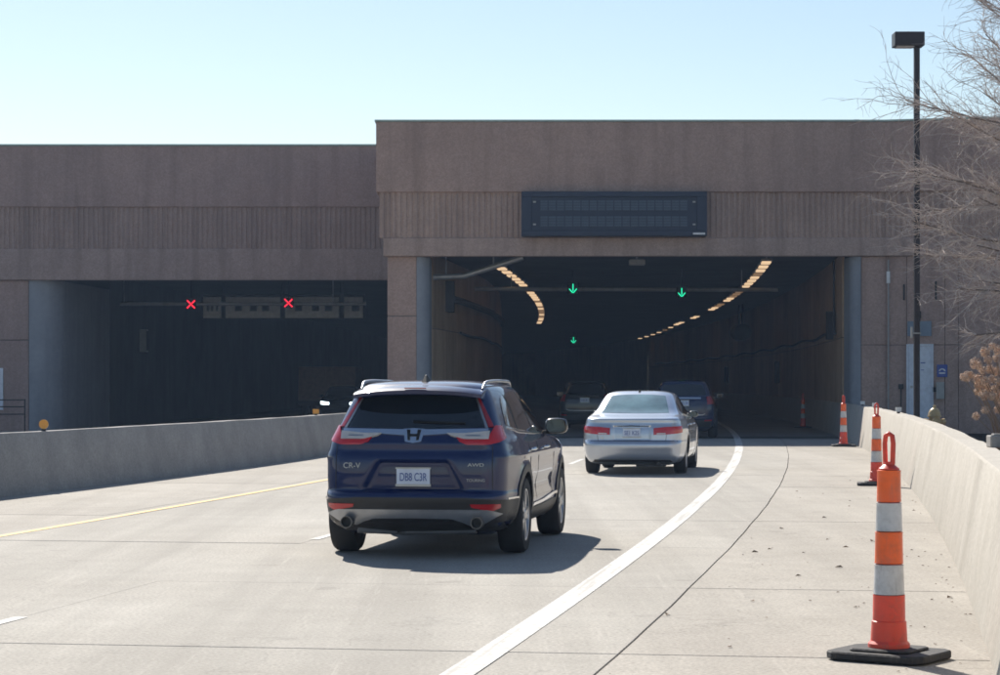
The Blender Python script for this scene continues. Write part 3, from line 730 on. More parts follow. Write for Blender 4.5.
class Car:
    """x forward from the rear bumper, y to the left, z up"""
    def __init__(s, name, label, slices, loc, heading, paint, sculpt=None, wheel=None, cat='car', group=None, NR=34):
        # slices: z, xr, xf, w, axr, ayr, axf, ayf, bowr, bowf
        s.root = thing(name, label, cat, loc, math.pi/2 - heading, group)
        A = np.array(slices, float); T = np.arange(len(A)); sub = 5
        q = np.linspace(0, len(A)-1, (len(A)-1)*sub+1)
        D = np.stack([pchip(T, A[:, c], q) for c in range(A.shape[1])], 1)
        NC, NS, NF = 12, 54, 14
        rows = []
        for z, xr, xf, w, ax, ay, bx, by, bowr, bowf in D:
            half = []
            ay = min(ay, w*.9); by = min(by, w*.9); ax = min(ax, (xf-xr)*.4); bx = min(bx, (xf-xr)*.4)
            for i in range(NR): half.append([xr, (w-ay)*i/NR])
            for i in range(NC+1):
                t = math.pi/2*i/NC; e = .85
                half.append([xr+ax*(1-math.cos(t)**e), (w-ay)+ay*math.sin(t)**e])
            for i in range(1, NS): half.append([xr+ax+(xf-bx-xr-ax)*i/NS, w])
            for i in range(NC+1):
                t = math.pi/2*i/NC; e = .85
                half.append([xf-bx*(1-math.sin(t)**e), (w-by)+by*math.cos(t)**e])
            for i in range(1, NF+1): half.append([xf, (w-by)*(1-i/NF)])
            for p in half:
                f = sstep(xr+1.3, xr, p[0]); g = sstep(xf-1.3, xf, p[0]); yy = (p[1]/max(w, .01))**2
                x0 = p[0]; p[0] += bowr*yy*f - bowf*yy*g
                p[1] *= 1 - .11*sstep(xr+1.1, xr-.25, x0)**1.6 - .05*sstep(xf-1.5, xf+.1, x0)**1.5
            pts = [(x, y, z) for x, y in half] + [(x, -y, z) for x, y in half[-2:0:-1]]
            if sculpt: pts = [sculpt(*p) for p in pts]
            rows.append(pts)
        n = len(rows[0]); mb = MB()
        mb.add([p for r in rows for p in r], [(i*n+k, i*n+(k+1) % n, (i+1)*n+(k+1) % n, (i+1)*n+k) for i in range(len(rows)-1) for k in range(n)] + [tuple(range(n))[::-1], tuple(range((len(rows)-1)*n, len(rows)*n))])
        me = mb.mesh('body', [paint, M_black], smooth=50)
        s.bvh = BVHTree.FromPolygons([v.co for v in me.vertices], [list(p.vertices) for p in me.polygons])
        s.L = float(A[:, 2].max()); s.W = float(A[:, 3].max())
        # wheel wells
        wr, xs_, track, tw = wheel
        cut = MB()
        for x in xs_:
            for sg in (-1, 1):
                a, b = sorted((sg*.50, sg*1.3))
                cut.lathe([(wr*1.10, a), (wr*1.10, b)], 40, Matrix.Translation((x, 0, wr+.01)) @ Matrix(((1,0,0,0),(0,0,1,0),(0,-1,0,0),(0,0,0,1))))
        cm = cut.mesh('cutter', [M_black]); co = link('cutter', cm); bo = link('body', me)
        for p in cm.polygons: p.material_index = 0
        md = bo.modifiers.new('wells', 'BOOLEAN'); md.object = co; md.operation = 'DIFFERENCE'; md.solver = 'EXACT'
        try: md.material_mode = 'TRANSFER'
        except Exception: pass
        dg = bpy.context.evaluated_depsgraph_get()
        me2 = bpy.data.meshes.new_from_object(bo.evaluated_get(dg))
        me2.polygons.foreach_set('use_smooth', [True]*len(me2.polygons)); me2.set_sharp_from_angle(angle=math.radians(38))
        bpy.data.objects.remove(bo); bpy.data.objects.remove(co)
        me2.name = 'body'
        s.body = link('body', me2, s.root)
        for x in xs_:
            for sg in (-1, 1): s.wheel(x, sg, wr, track/2, tw)
    def wheel(s, x, sg, r, yc, tw):
        hub = link('wheel', None, None)
        h = tw/2
        mb = MB().lathe([(.06, -h*.3), (r*.60, -h*.3), (r*.60, h*.30), (.06, h*.30)], 24)
        hub = mb.build('wheel', M_rimd, s.root, smooth=40) if not bpy.data.objects.remove(hub) else None
        M = Matrix.Translation((x, sg*yc, r)) @ Matrix(((1,0,0,0),(0,0,sg,0),(0,-1*sg,0,0),(0,0,0,1)))
        hub.matrix_basis = M
        MB().lathe([(r*.64, -h*.85), (r*.70, -h), (r*.93, -h), (r*.985, -h*.8), (r, -h*.45), (r, h*.45), (r*.985, h*.8), (r*.93, h), (r*.70, h), (r*.64, h*.85), (r*.62, 0)], 48).build('tyre', M_tyre, hub, smooth=35)
        mb = MB().lathe([(r*.60, h*.55), (r*.64, h*.92), (r*.69, h*.95), (r*.67, h*.75), (r*.61, h*.4)], 40)
        for k in range(10):
            a = 2*math.pi*(k//2)/5 + (.20 if k % 2 else -.20)
            ca, sa = math.cos(a), math.sin(a); a2 = 2*math.pi*(k//2)/5 + (.05 if k % 2 else -.05)
            c2, s2 = math.cos(a2), math.sin(a2); wd = r*.045
            ps = []
            for zz in (h*.62, h*.88):
                ps += [(c2*r*.12-s2*wd, s2*r*.12+c2*wd, zz), (c2*r*.12+s2*wd, s2*r*.12-c2*wd, zz), (ca*r*.64+sa*wd*1.3, sa*r*.64-ca*wd*1.3, zz), (ca*r*.64-sa*wd*1.3, sa*r*.64+ca*wd*1.3, zz)]
            mb.add(ps, [(0,1,2,3),(7,6,5,4),(0,4,5,1),(1,5,6,2),(2,6,7,3),(3,7,4,0)])
        mb.lathe([(r*.17, h*.5), (r*.17, h*.86), (r*.12, h*.95), (.001, h*.95)], 20)
        mb.build('rim', M_rim, hub, smooth=35)
    def hit(s, p, d):
        p = Vector(p); d = Vector(d).normalized()
        h, nrm, i, _ = s.bvh.ray_cast(p - d*4, d, 8)
        if h is None: h, nrm, i, _ = s.bvh.find_nearest(p)
        if nrm.dot(d) > 0: nrm = -nrm
        return h, nrm
    def shell(s, name, A, B, d, mat, nu=16, nv=6, off=.004, th=.02, parent=None, smooth=40):
        def res(P, n):
            P = [Vector(p) for p in P]; L = [0]
            for i in range(1, len(P)): L.append(L[-1]+(P[i]-P[i-1]).length)
            out = []
            for k in range(n+1):
                t = L[-1]*k/n; i = min(max(1, int(np.searchsorted(L, t))), len(P)-1)
                out.append(P[i-1].lerp(P[i], (t-L[i-1])/max(1e-9, L[i]-L[i-1])))
            return out
        a, b = res(A, nu), res(B, nu); top = []; bot = []
        for j in range(nv+1):
            for i in range(nu+1):
                p = a[i].lerp(b[i], j/nv); h, nr = s.hit(p, d)
                top.append(h + nr*off); bot.append(h - nr*th)
        mb = MB(); n1 = nu+1
        fs = [(j*n1+i, j*n1+i+1, (j+1)*n1+i+1, (j+1)*n1+i) for j in range(nv) for i in range(nu)]
        ring = [i for i in range(nu)] + [j*n1+nu for j in range(nv)] + [nv*n1+i for i in range(nu, 0, -1)] + [j*n1 for j in range(nv, 0, -1)]
        o = len(top); m_ = len(ring)
        fs += [(ring[k], ring[(k+1) % m_], ring[(k+1) % m_]+o, ring[k]+o) for k in range(m_)]
        mb.add(top+bot, fs)
        me = mb.mesh(name, mat, smooth=smooth)
        # orient outwards
        k = me.polygons[len(fs)//3 if False else 0]
        if k.normal.dot(Vector(d)) > 0: me.flip_normals()
        return link(name, me, parent or s.root)
    def strip(s, name, pts, w, d, mat, off=.003, parent=None, n=24, vert=True):
        """thin trim along a polyline; width measured in z (vert) or sideways"""
        e = Vector((0, 0, w/2)) if vert else (Vector((0, w/2, 0)) if abs(d[0]) > .5 else Vector((w/2, 0, 0)))
        return s.shell(name, [Vector(p)-e for p in pts], [Vector(p)+e for p in pts], d, mat, n, 1, off, .01, parent)
    def text(s, txt, size, y, z, mat, name='badge', d=(1,0,0), parent=None, off=.006, width=None, x=None):
        cu = bpy.data.curves.new('t', 'FONT'); cu.body = txt; cu.size = size; cu.extrude = .002; cu.align_x = 'CENTER'; cu.align_y = 'CENTER'
        to = bpy.data.objects.new('t', cu); C.objects.link(to)
        dg = bpy.context.evaluated_depsgraph_get(); dg.update()
        me = bpy.data.meshes.new_from_object(to.evaluated_get(dg)); bpy.data.objects.remove(to)
        if width:
            xs = [v.co.x for v in me.vertices]; k = width/(max(xs)-min(xs)); me.transform(Matrix.Diagonal((k,1,1,1)))
        if x is None:
            h, _ = s.hit((0, y, z), d); x = h.x
        me.transform(Matrix(((0,0,-1,x-off),(-1,0,0,y),(0,1,0,z),(0,0,0,1))))
        me.materials.clear(); me.materials.append(mat); me.name = name
        return link(name, me, parent or s.root)
    def sidewindow(s, name, lo, hi, sg, mat, nu=14, nv=6, **kw):
        f = lambda P: [(x, sg*1.2, z) for x, z in P]
        return s.shell(name, f(lo), f(hi), (0, -sg, 0), mat, nu, nv, **kw)
    def arch(s, x, r0, r1, zc, sg, mat, a0=-.15, a1=math.pi+.15, n=26):
        A = [(x+r0*math.cos(a0+(a1-a0)*i/n), sg*1.2, zc+r0*math.sin(a0+(a1-a0)*i/n)) for i in range(n+1)]
        B = [(x+r1*math.cos(a0+(a1-a0)*i/n), sg*1.2, zc+r1*math.sin(a0+(a1-a0)*i/n)) for i in range(n+1)]
        return s.shell('arch_trim', A, B, (0, -sg, 0), mat, n, 2, .008, .02)
    def mirror(s, x, z, sg, yb, paint, k0=1.0):
        # yb: half width at the door; housing stands outside it
        cx, cy = x, sg*(yb+.13*k0)
        mb = MB(); n = 16
        prof = [(-.07, .88), (-.05, 1.0), (.0, 1.0), (.05, .86), (.09, .5), (.105, .05)]
        vs = []
        for dx, k in prof:
            for i in range(n):
                t = 2*math.pi*i/n; ct, st = math.cos(t), math.sin(t)
                e = .6
                vs.append((cx+dx, cy+.115*k0*k*math.copysign(abs(ct)**e, ct), z+.08*k0*k*math.copysign(abs(st)**e, st)))
        mb.add(vs, [(i*n+k, i*n+(k+1) % n, (i+1)*n+(k+1) % n, (i+1)*n+k) for i in range(len(prof)-1) for k in range(n)] + [tuple(range(n)), tuple(range((len(prof)-1)*n, len(prof)*n))])
        h = mb.build('wing_mirror', paint, s.root, smooth=45)
        mb = MB(); vs = []
        for i in range(n):
            t = 2*math.pi*i/n; ct, st = math.cos(t), math.sin(t)
            vs.append((cx-.073, cy+.096*k0*math.copysign(abs(ct)**.6, ct), z+.064*k0*math.copysign(abs(st)**.6, st)))
        mb.add(vs, [tuple(range(n))[::-1]]); vs2 = [(cx-.0745, cy+(p[1]-cy)*1.04, z+(p[2]-z)*1.04) for p in vs]
        mb.build('mirror_glass', M_glass, h, recalc=False)
        MB().box(x-.03, x+.04, min(sg*(yb-.05), cy), max(sg*(yb-.05), cy), z-.085, z-.05).build('mirror_arm', M_black, h)
        return h

def plate(car, txt, z, w=.31, h=.155, blue=True):
    hx, _ = car.hit((0, 0, z), (1,0,0)); x = hx.x
    for dy in (-w/2, w/2):
        for dz in (-h/2, h/2): x = min(x, car.hit((0, dy, z+dz), (1,0,0))[0].x)
    p = MB().box(x-.018, x-.006, -w/2, w/2, z-h/2, z+h/2).build('licence_plate', M_plate, car.root, bevel=.003)
    fr = MB(); 
    for a, b, c, d in ((-w/2-.008, w/2+.008, z-h/2-.01, z-h/2+.012), (-w/2-.008, w/2+.008, z+h/2-.006, z+h/2+.008)): fr.box(x-.022, x-.004, a, b, c, d)
    fr.build('plate_frame', M_satin, p)
    car.text(txt, .105, 0, z-.005, M_plate_blue, 'plate_number', parent=p, off=.0195, width=.25, x=x)
    return p

# --- the near dark blue SUV
def suv_sculpt(x, y, z):
    ay = abs(y)
    if x < .45:      # licence plate recess in the tailgate
        hw = .50 - .55*max(0, z-.62)
        f = sstep(hw, hw-.06, ay)*sstep(.605, .635, z)*sstep(.905, .865, z)
        x += .050*f
        # fold across the tailgate below the lights
        x += .018*sstep(.80, .60, ay)*math.exp(-((z-.985)/.045)**2)
        x -= .020*math.exp(-((z-.545)/.05)**2)*sstep(.95, .7, ay)
    if ay > .55 and .15 < x < 4.4:
        for xc in (.99, 3.65):
            r = math.hypot(x-xc, z-.37); y += math.copysign(.022*math.exp(-((r-.43)/.07)**2), y)
        y -= math.copysign(.030*math.exp(-((z-.60)/.11)**2)*sstep(1.35, 1.7, x)*sstep(3.35, 3.0, x), y)
        y += math.copysign(.012*math.exp(-((z-.93)/.035)**2), y)
    return (x, y, z)
suv_slices = [
 # z    xr   xf    w    axr ayr  axf ayf bowr bowf
 (.20, .45, 4.25, .70, .10,.15, .30,.30, .02,.10),
 (.26, .24, 4.40, .80, .12,.20, .35,.40, .03,.14),
 (.32, .09, 4.48, .865,.16,.22, .40,.45, .05,.18),
 (.40, .03, 4.54, .900,.20,.24, .40,.45, .06,.20),
 (.50, .005,4.575,.915,.22,.24, .40,.45, .07,.20),
 (.575,.00, 4.585,.918,.22,.24, .40,.45, .07,.20),
 (.605,.02, 4.585,.918,.22,.24, .40,.45, .07,.20),
 (.625,.055,4.585,.918,.20,.22, .40,.45, .06,.20),
 (.75, .055,4.575,.922,.20,.22, .40,.45, .06,.20),
 (.88, .06, 4.53, .922,.20,.22, .42,.45, .06,.20),
 (.96, .07, 4.45, .915,.20,.22, .45,.45, .06,.20),
 (1.02,.08, 4.28, .905,.20,.22, .50,.45, .06,.18),
 (1.065,.09,3.95, .893,.20,.22, .50,.45, .06,.15),
 (1.095,.105,3.62,.880,.20,.20, .45,.40, .06,.14),
 (1.13,.125,3.43, .862,.18,.18, .42,.38, .06,.14),
 (1.20,.165,3.28, .832,.18,.17, .40,.36, .06,.14),
 (1.30,.235,3.06, .795,.18,.17, .38,.34, .06,.13),
 (1.42,.315,2.80, .748,.18,.17, .36,.32, .06,.12),
 (1.52,.375,2.58, .700,.18,.18, .34,.30, .06,.11),
 (1.575,.40,2.44, .664,.20,.20, .34,.30, .06,.10),
 (1.61,.45, 2.30, .615,.25,.24, .34,.30, .05,.09),
 (1.635,.58,2.12, .53, .30,.28, .34,.30, .04,.07),
 (1.652,.80,1.86, .40, .30,.26, .30,.24, .03,.04),
 (1.660,1.10,1.55,.20, .15,.12, .15,.12, .0,.0),
]
SUVH = math.radians(8.7)
suv_slices = [(z if z < .55 else .55+(z-.55)*.972, a, b, w*.985, *r) for z, a, b, w, *r in suv_slices]
suv = Car('suv', 'dark blue SUV with red L shaped tail lights driving in the near lane', suv_slices,
          (-.655 - math.sin(SUVH)*.99, 21.85 - math.cos(SUVH)*.99, 0), SUVH, M_blue_paint, suv_sculpt, (.36, (.99, 3.65), 1.60, .235))
BK = (1, 0, 0)
def R(pts): return [(0, y, z) for y, z in pts]
def suv_rear(c):
    gl = c.shell('rear_window', R([(.665,1.195),(.33,1.185),(0,1.180),(-.33,1.185),(-.665,1.195)]), R([(.560,1.455),(.30,1.480),(0,1.488),(-.30,1.480),(-.560,1.455)]), BK, M_glass, 28, 10, .003)
    c.shell('rear_wiper', R([(.02,1.235),(-.30,1.225),(-.46,1.222)]), R([(.02,1.247),(-.30,1.237),(-.46,1.230)]), BK, M_black, 12, 1, .02, .0, gl)
    # chrome bar spanning the tailgate
    c.shell('chrome_bar', R([(.67,1.130),(.30,1.132),(.14,1.122),(0,1.112),(-.14,1.122),(-.30,1.132),(-.67,1.130)]), R([(.67,1.180),(.30,1.175),(0,1.170),(-.30,1.175),(-.67,1.180)]), BK, M_chrome, 40, 3, .012)
    # emblem: frame and letter-like H
    e = c.shell('emblem', R([(.075,1.060),(.0,1.050),(-.075,1.060)]), R([(.10,1.172),(.0,1.178),(-.10,1.172)]), BK, M_chrome, 12, 6, .020)
    for sg in (-1, 1):
        c.shell('emblem_stem', R([(sg*.050,1.072),(sg*.028,1.070)]), R([(sg*.066,1.162),(sg*.034,1.162)]), BK, M_black, 2, 4, .026, .0, e)
    c.shell('emblem_bar', R([(.034,1.104),(-.034,1.104)]), R([(.037,1.124),(-.037,1.124)]), BK, M_black, 2, 1, .026, .0, e)
    for sg in (-1, 1):
        d = Vector((1, -sg*.55, 0)).normalized()
        y = lambda v: sg*v
        # red lamp: horizontal arm reaching into the tailgate, hooked outer end, thin upright arm up the pillar
        l = c.shell('tail_light', [(.1,y(.43),1.062),(.1,y(.50),1.038),(.1,y(.70),1.036),(.14,y(.81),1.055),(.26,y(.875),1.09)], [(.1,y(.40),1.122),(.1,y(.50),1.080),(.1,y(.69),1.080),(.14,y(.80),1.205),(.26,y(.85),1.205)], d, M_red, 26, 8, .016)
        c.shell('clear_lens', [(.1,y(.36),1.115),(.1,y(.48),1.082),(.1,y(.715),1.082)], [(.1,y(.33),1.136),(.1,y(.50),1.134),(.1,y(.745),1.155)], d, M_clear, 16, 4, .021, .02, l)
        c.shell('dark_insert', [(.1,y(.50),1.105),(.1,y(.64),1.104)], [(.1,y(.50),1.118),(.1,y(.64),1.118)], d, M_satin, 6, 2, .023, .02, l)
        c.shell('upright_lens', [(.12,y(.735),1.195),(.12,y(.765),1.195),(.12,y(.800),1.195)], [(.3,y(.600),1.455),(.3,y(.612),1.455),(.3,y(.624),1.455)], d, M_reddk, 6, 14, .012, .02, l)
        c.shell('pillar_trim', [(.12,y(.700),1.185),(.12,y(.730),1.185)], [(.3,y(.582),1.455),(.3,y(.598),1.455)], d, M_satin, 3, 14, .010, .02)
        c.shell('tailgate_seam', R([(y(.725),.63),(y(.731),.63)]), R([(y(.720),1.03),(y(.726),1.03)]), BK, M_black, 1, 12, .002, .005)
        # rear reflector and exhaust
        c.shell('reflector', [(.05,y(.54),.475),(.05,y(.74),.438),(.1,y(.82),.47)], [(.05,y(.52),.505),(.05,y(.74),.505),(.1,y(.815),.505)], d, M_red, 14, 3, .014)
    # black lower bumper, silver skid plate
    c.shell('bumper_cladding', [(.1,.86,.335),(.05,.5,.330),(.05,0,.330),(.05,-.5,.330),(.1,-.86,.335)], [(.1,.86,.535),(.05,.5,.560),(.05,0,.560),(.05,-.5,.560),(.1,-.86,.535)], BK, M_blackclad, 44, 8, .006)
    c.shell('skid_plate', R([(.66,.335),(.52,.315),(.46,.345),(.36,.375),(0,.380),(-.36,.375),(-.46,.345),(-.52,.315),(-.66,.335)]), R([(.80,.415),(.70,.452),(.46,.455),(0,.455),(-.46,.455),(-.70,.452),(-.80,.415)]), BK, M_satin, 40, 5, .018)
    c.shell('skid_insert', R([(.42,.345),(0,.345),(-.42,.345)]), R([(.36,.378),(0,.382),(-.36,.378)]), BK, M_black, 20, 2, .012)
    for sg in (-1, 1):
        Mx = Matrix.Translation((-.02, sg*.60, .335)) @ Matrix.Rotation(math.pi/2, 4, 'Y')
        t = MB().lathe([(.040,.30),(.055,.28),(.055,0),(.047,0),(.045,.20)], 20, Mx).build('exhaust_tip', M_exh, c.root, smooth=40)
        MB().lathe([(.046,.06),(.001,.061)], 20, Mx).build('exhaust_bore', M_black, t)
    c.shell('under_valance', [(.2,.78,.245),(.1,.4,.235),(.1,0,.235),(.1,-.4,.235),(.2,-.78,.245)], [(.1,.80,.333),(.05,.4,.328),(.05,0,.328),(.05,-.4,.328),(.1,-.80,.333)], BK, M_blackclad, 36, 3, .005)
    u = MB(); u.tube([(.30,-.55,.27),(.35,.1,.25),(.6,.35,.24)], .05, 8); u.tube([(.25,.55,.27),(.35,.2,.25)], .05, 8); u.box(.8,1.15,-.62,.62,.24,.30); u.box(.55,.75,-.35,-.05,.20,.30)
    u.build('silencer', M_satin, c.root)
    c.text('CR-V', .072, .57, .845, M_satin, 'model_badge', off=.010)
    c.text('AWD', .042, -.58, .855, M_satin, 'model_badge', off=.012, width=.15)
    c.text('TOURING', .036, -.58, .715, M_satin, 'model_badge', off=.012, width=.17)
    plate(c, 'DB8 C3R', .745)
def spoiler_rails(c):
    # roof spoiler
    mb = MB(); prof = [(.185,1.535),(.175,1.568),(.21,1.585),(.55,1.632),(.62,1.61),(.42,1.545),(.30,1.53)]
    vs = []; n = len(prof); seg = 20
    for k in range(seg+1):
        y = -.60+1.2*k/seg; e = (abs(y)/.60)**4; bow = .06*(y/.6)**2
        for x, z in prof: vs.append((x+bow+.05*e, y, z-.035-.022*(y/.6)**2-.02*e))
    mb.add(vs, [(k*n+i, k*n+(i+1) % n, (k+1)*n+(i+1) % n, (k+1)*n+i) for k in range(seg) for i in range(n)] + [tuple(range(n)), tuple(range(seg*n, seg*n+n))])
    sp = mb.build('spoiler', M_blue_paint, c.root, smooth=40)
    MB().box(.185,.20,-.10,.10,1.548,1.557).build('brake_light', M_reddk, sp)
    for sg in (-1, 1):
        pts = []
        for i in range(17):
            t = i/16; x = .52+1.75*t; h, _ = c.hit((x, sg*(.60-.03*abs(2*t-1)**2), 2), (0,0,-1))
            lift = .034*min(1, min(t, 1-t)/.10)**.6
            pts.append((x, sg*(.60-.03*abs(2*t-1)**2), h.z+lift+.004))
        MB().tube(pts, [.010]+[.016]*15+[.010], 10).build('roof_rail', M_satin, c.root, smooth=60)
    mb = MB(); fin = [(.62,0),(.70,.065),(.74,.070),(.92,.0)]
    hz = c.hit((.75, 0, 2), (0,0,-1))[0].z - .012
    vs = [(x, -.022 if z < .01 else -.006, hz+z) for x, z in fin] + [(x, .022 if z < .01 else .006, hz+z) for x, z in fin]
    mb.add(vs, [(0,1,2,3),(7,6,5,4),(0,4,5,1),(1,5,6,2),(2,6,7,3),(3,7,4,0)]); mb.build('antenna', M_black, c.root)
def suv_sides(c, paint):
    for sg in (-1, 1):
        c.sidewindow('quarter_window', [(.60,1.215),(.78,1.185),(.98,1.165)], [(.74,1.40),(.84,1.46),(.98,1.485)], sg, M_glass)
        c.sidewindow('side_window', [(1.02,1.160),(1.40,1.145),(1.86,1.135)], [(1.02,1.488),(1.40,1.512),(1.84,1.512)], sg, M_glass)
        c.sidewindow('side_window', [(1.94,1.132),(2.45,1.120),(2.98,1.115)], [(1.91,1.512),(2.20,1.500),(2.42,1.470)], sg, M_glass)
        c.strip('window_trim', [(.60,sg*1.2,1.190),(1.0,sg*1.2,1.140),(1.9,sg*1.2,1.112),(3.05,sg*1.2,1.092)], .018, (0,-sg,0), M_chrome, .008)
        for x0 in (1.90, 1.32+.02, 3.05): 
            c.shell('door_seam', [(x0-.004,sg*1.2,.42),(x0+.004,sg*1.2,.42)], [(x0-.004,sg*1.2,1.10),(x0+.004,sg*1.2,1.10)], (0,-sg,0), M_black, 1, 10, .002, .005)
        for x0 in (1.50, 2.42):
            h, _ = c.hit((x0, sg*1.2, .965), (0,-sg,0))
            MB().tube([(x0-.11,h.y,.962),(x0-.08,h.y+sg*.032,.965),(x0+.08,h.y+sg*.032,.970),(x0+.11,h.y,.972)], [.010,.014,.014,.010], 8).build('door_handle', M_chrome, c.root, smooth=60)
        c.sidewindow('sill_cladding', [(1.40,.24),(2.3,.24),(3.22,.24)], [(1.40,.40),(2.3,.40),(3.22,.42)], sg, M_blackclad, 20, 3, off=.010)
        c.strip('sill_trim', [(1.42,sg*1.2,.425),(2.3,sg*1.2,.435),(3.2,sg*1.2,.475)], .026, (0,-sg,0), M_chrome, .016)
        c.strip('bumper_trim', [(.26,sg*1.2,.545),(.56,sg*1.2,.545)], .016, (0,-sg,0), M_chrome, .014)
        c.sidewindow('bumper_side', [(.16,.34),(.4,.34),(.60,.36)], [(.14,.53),(.35,.53),(.56,.53)], sg, M_blackclad, 10, 4, off=.007)
        for x in (.99, 3.65): c.arch(x, .398, .470, .37, sg, M_blackclad)
        c.mirror(2.78, 1.165, sg, .845, M_black_paint)
    # windscreen and front
    c.shell('windscreen', [(3.4,.62,1.125),(3.5,0,1.12),(3.4,-.62,1.125)], [(2.5,.54,1.52),(2.5,0,1.545),(2.5,-.54,1.52)], (-1,0,-.35), M_glass, 20, 8, .003)
    F_ = (-1, 0, 0)
    for sg in (-1, 1):
        c.shell('headlight', [(4.6,sg*.42,.80),(4.5,sg*.80,.82)], [(4.6,sg*.42,.90),(4.4,sg*.82,.95)], F_, M_clear, 10, 4, .006)
    c.shell('grille', [(4.6,.40,.66),(4.6,-.40,.66)], [(4.6,.40,.86),(4.6,-.40,.86)], F_, M_black, 14, 4, .006)
    c.shell('lower_grille', [(4.6,.45,.36),(4.6,-.45,.36)], [(4.6,.5,.5),(4.6,-.5,.5)], F_, M_black, 14, 4, .006)
suv_rear(suv); spoiler_rails(suv); suv_sides(suv, M_blue_paint)

# --- the silver sedan
def sed_sculpt(x, y, z):
    ay = abs(y)
    if x < .4:
        f = sstep(.34, .30, ay)*sstep(.585, .61, z)*sstep(.87, .84, z)
        x += .030*f
        x -= .015*math.exp(-((z-.50)/.06)**2)*sstep(.95, .7, ay)
        x -= .02*sstep(.90, .975, z)*sstep(1.0,.985,z)
    if ay > .55 and .15 < x < 4.6:
        for xc in (1.03, 3.76):
            r = math.hypot(x-xc, z-.335); y += math.copysign(.016*math.exp(-((r-.40)/.07)**2), y)
        y += math.copysign(.010*math.exp(-((z-.80)/.04)**2), y)
    return (x, y, z)
sed_slices = [
 (.17, .45, 4.40, .70, .10,.15, .30,.30, .02,.10),
 (.22, .20, 4.58, .82, .14,.22, .38,.42, .05,.18),
 (.30, .05, 4.70, .87, .22,.28, .42,.48, .08,.22),
 (.42, .01, 4.78, .90, .25,.30, .45,.50, .09,.24),
 (.54, .00, 4.80, .912,.25,.30, .45,.50, .09,.24),
 (.585,.02, 4.79, .913,.25,.30, .45,.50, .09,.24),
 (.605,.04, 4.79, .913,.25,.30, .45,.50, .09,.24),
 (.70, .045,4.75, .913,.25,.30, .45,.50, .09,.24),
 (.80, .06, 4.64, .908,.25,.28, .50,.50, .09,.22),
 (.88, .085,4.40, .898,.25,.26, .55,.50, .09,.20),
 (.94, .10, 4.05, .885,.25,.25, .55,.48, .09,.18),
 (.975,.115,3.72, .870,.25,.24, .50,.44, .09,.16),
 (.990,.15, 3.58, .858,.25,.24, .48,.42, .09,.15),
 (1.016,.32,3.52, .842,.25,.24, .46,.40, .08,.15),
 (1.042,.54,3.47, .825,.25,.23, .46,.40, .08,.15),
 (1.066,.66,3.42, .808,.24,.22, .45,.38, .08,.15),
 (1.12, .82,3.27, .772,.24,.21, .43,.36, .08,.14),
 (1.22,1.02,3.05, .728,.24,.21, .40,.34, .08,.13),
 (1.32,1.24,2.80, .682,.24,.21, .38,.32, .08,.12),
 (1.39,1.42,2.60, .638,.24,.22, .36,.30, .08,.11),
 (1.425,1.55,2.46,.585,.28,.24, .34,.30, .07,.10),
 (1.45,1.70,2.30, .48, .30,.26, .30,.26, .05,.07),
 (1.462,1.85,2.10,.30, .15,.18, .15,.18, .02,.02),
]
SEDH = math.radians(8.5)
sed = Car('sedan', 'silver blue sedan with red tail lights driving ahead of the SUV', sed_slices,
          (2.43 - math.sin(SEDH)*1.03, 40.9 - math.cos(SEDH)*1.03, 0), SEDH, M_silver_paint, sed_sculpt, (.328, (1.03, 3.76), 1.56, .215))
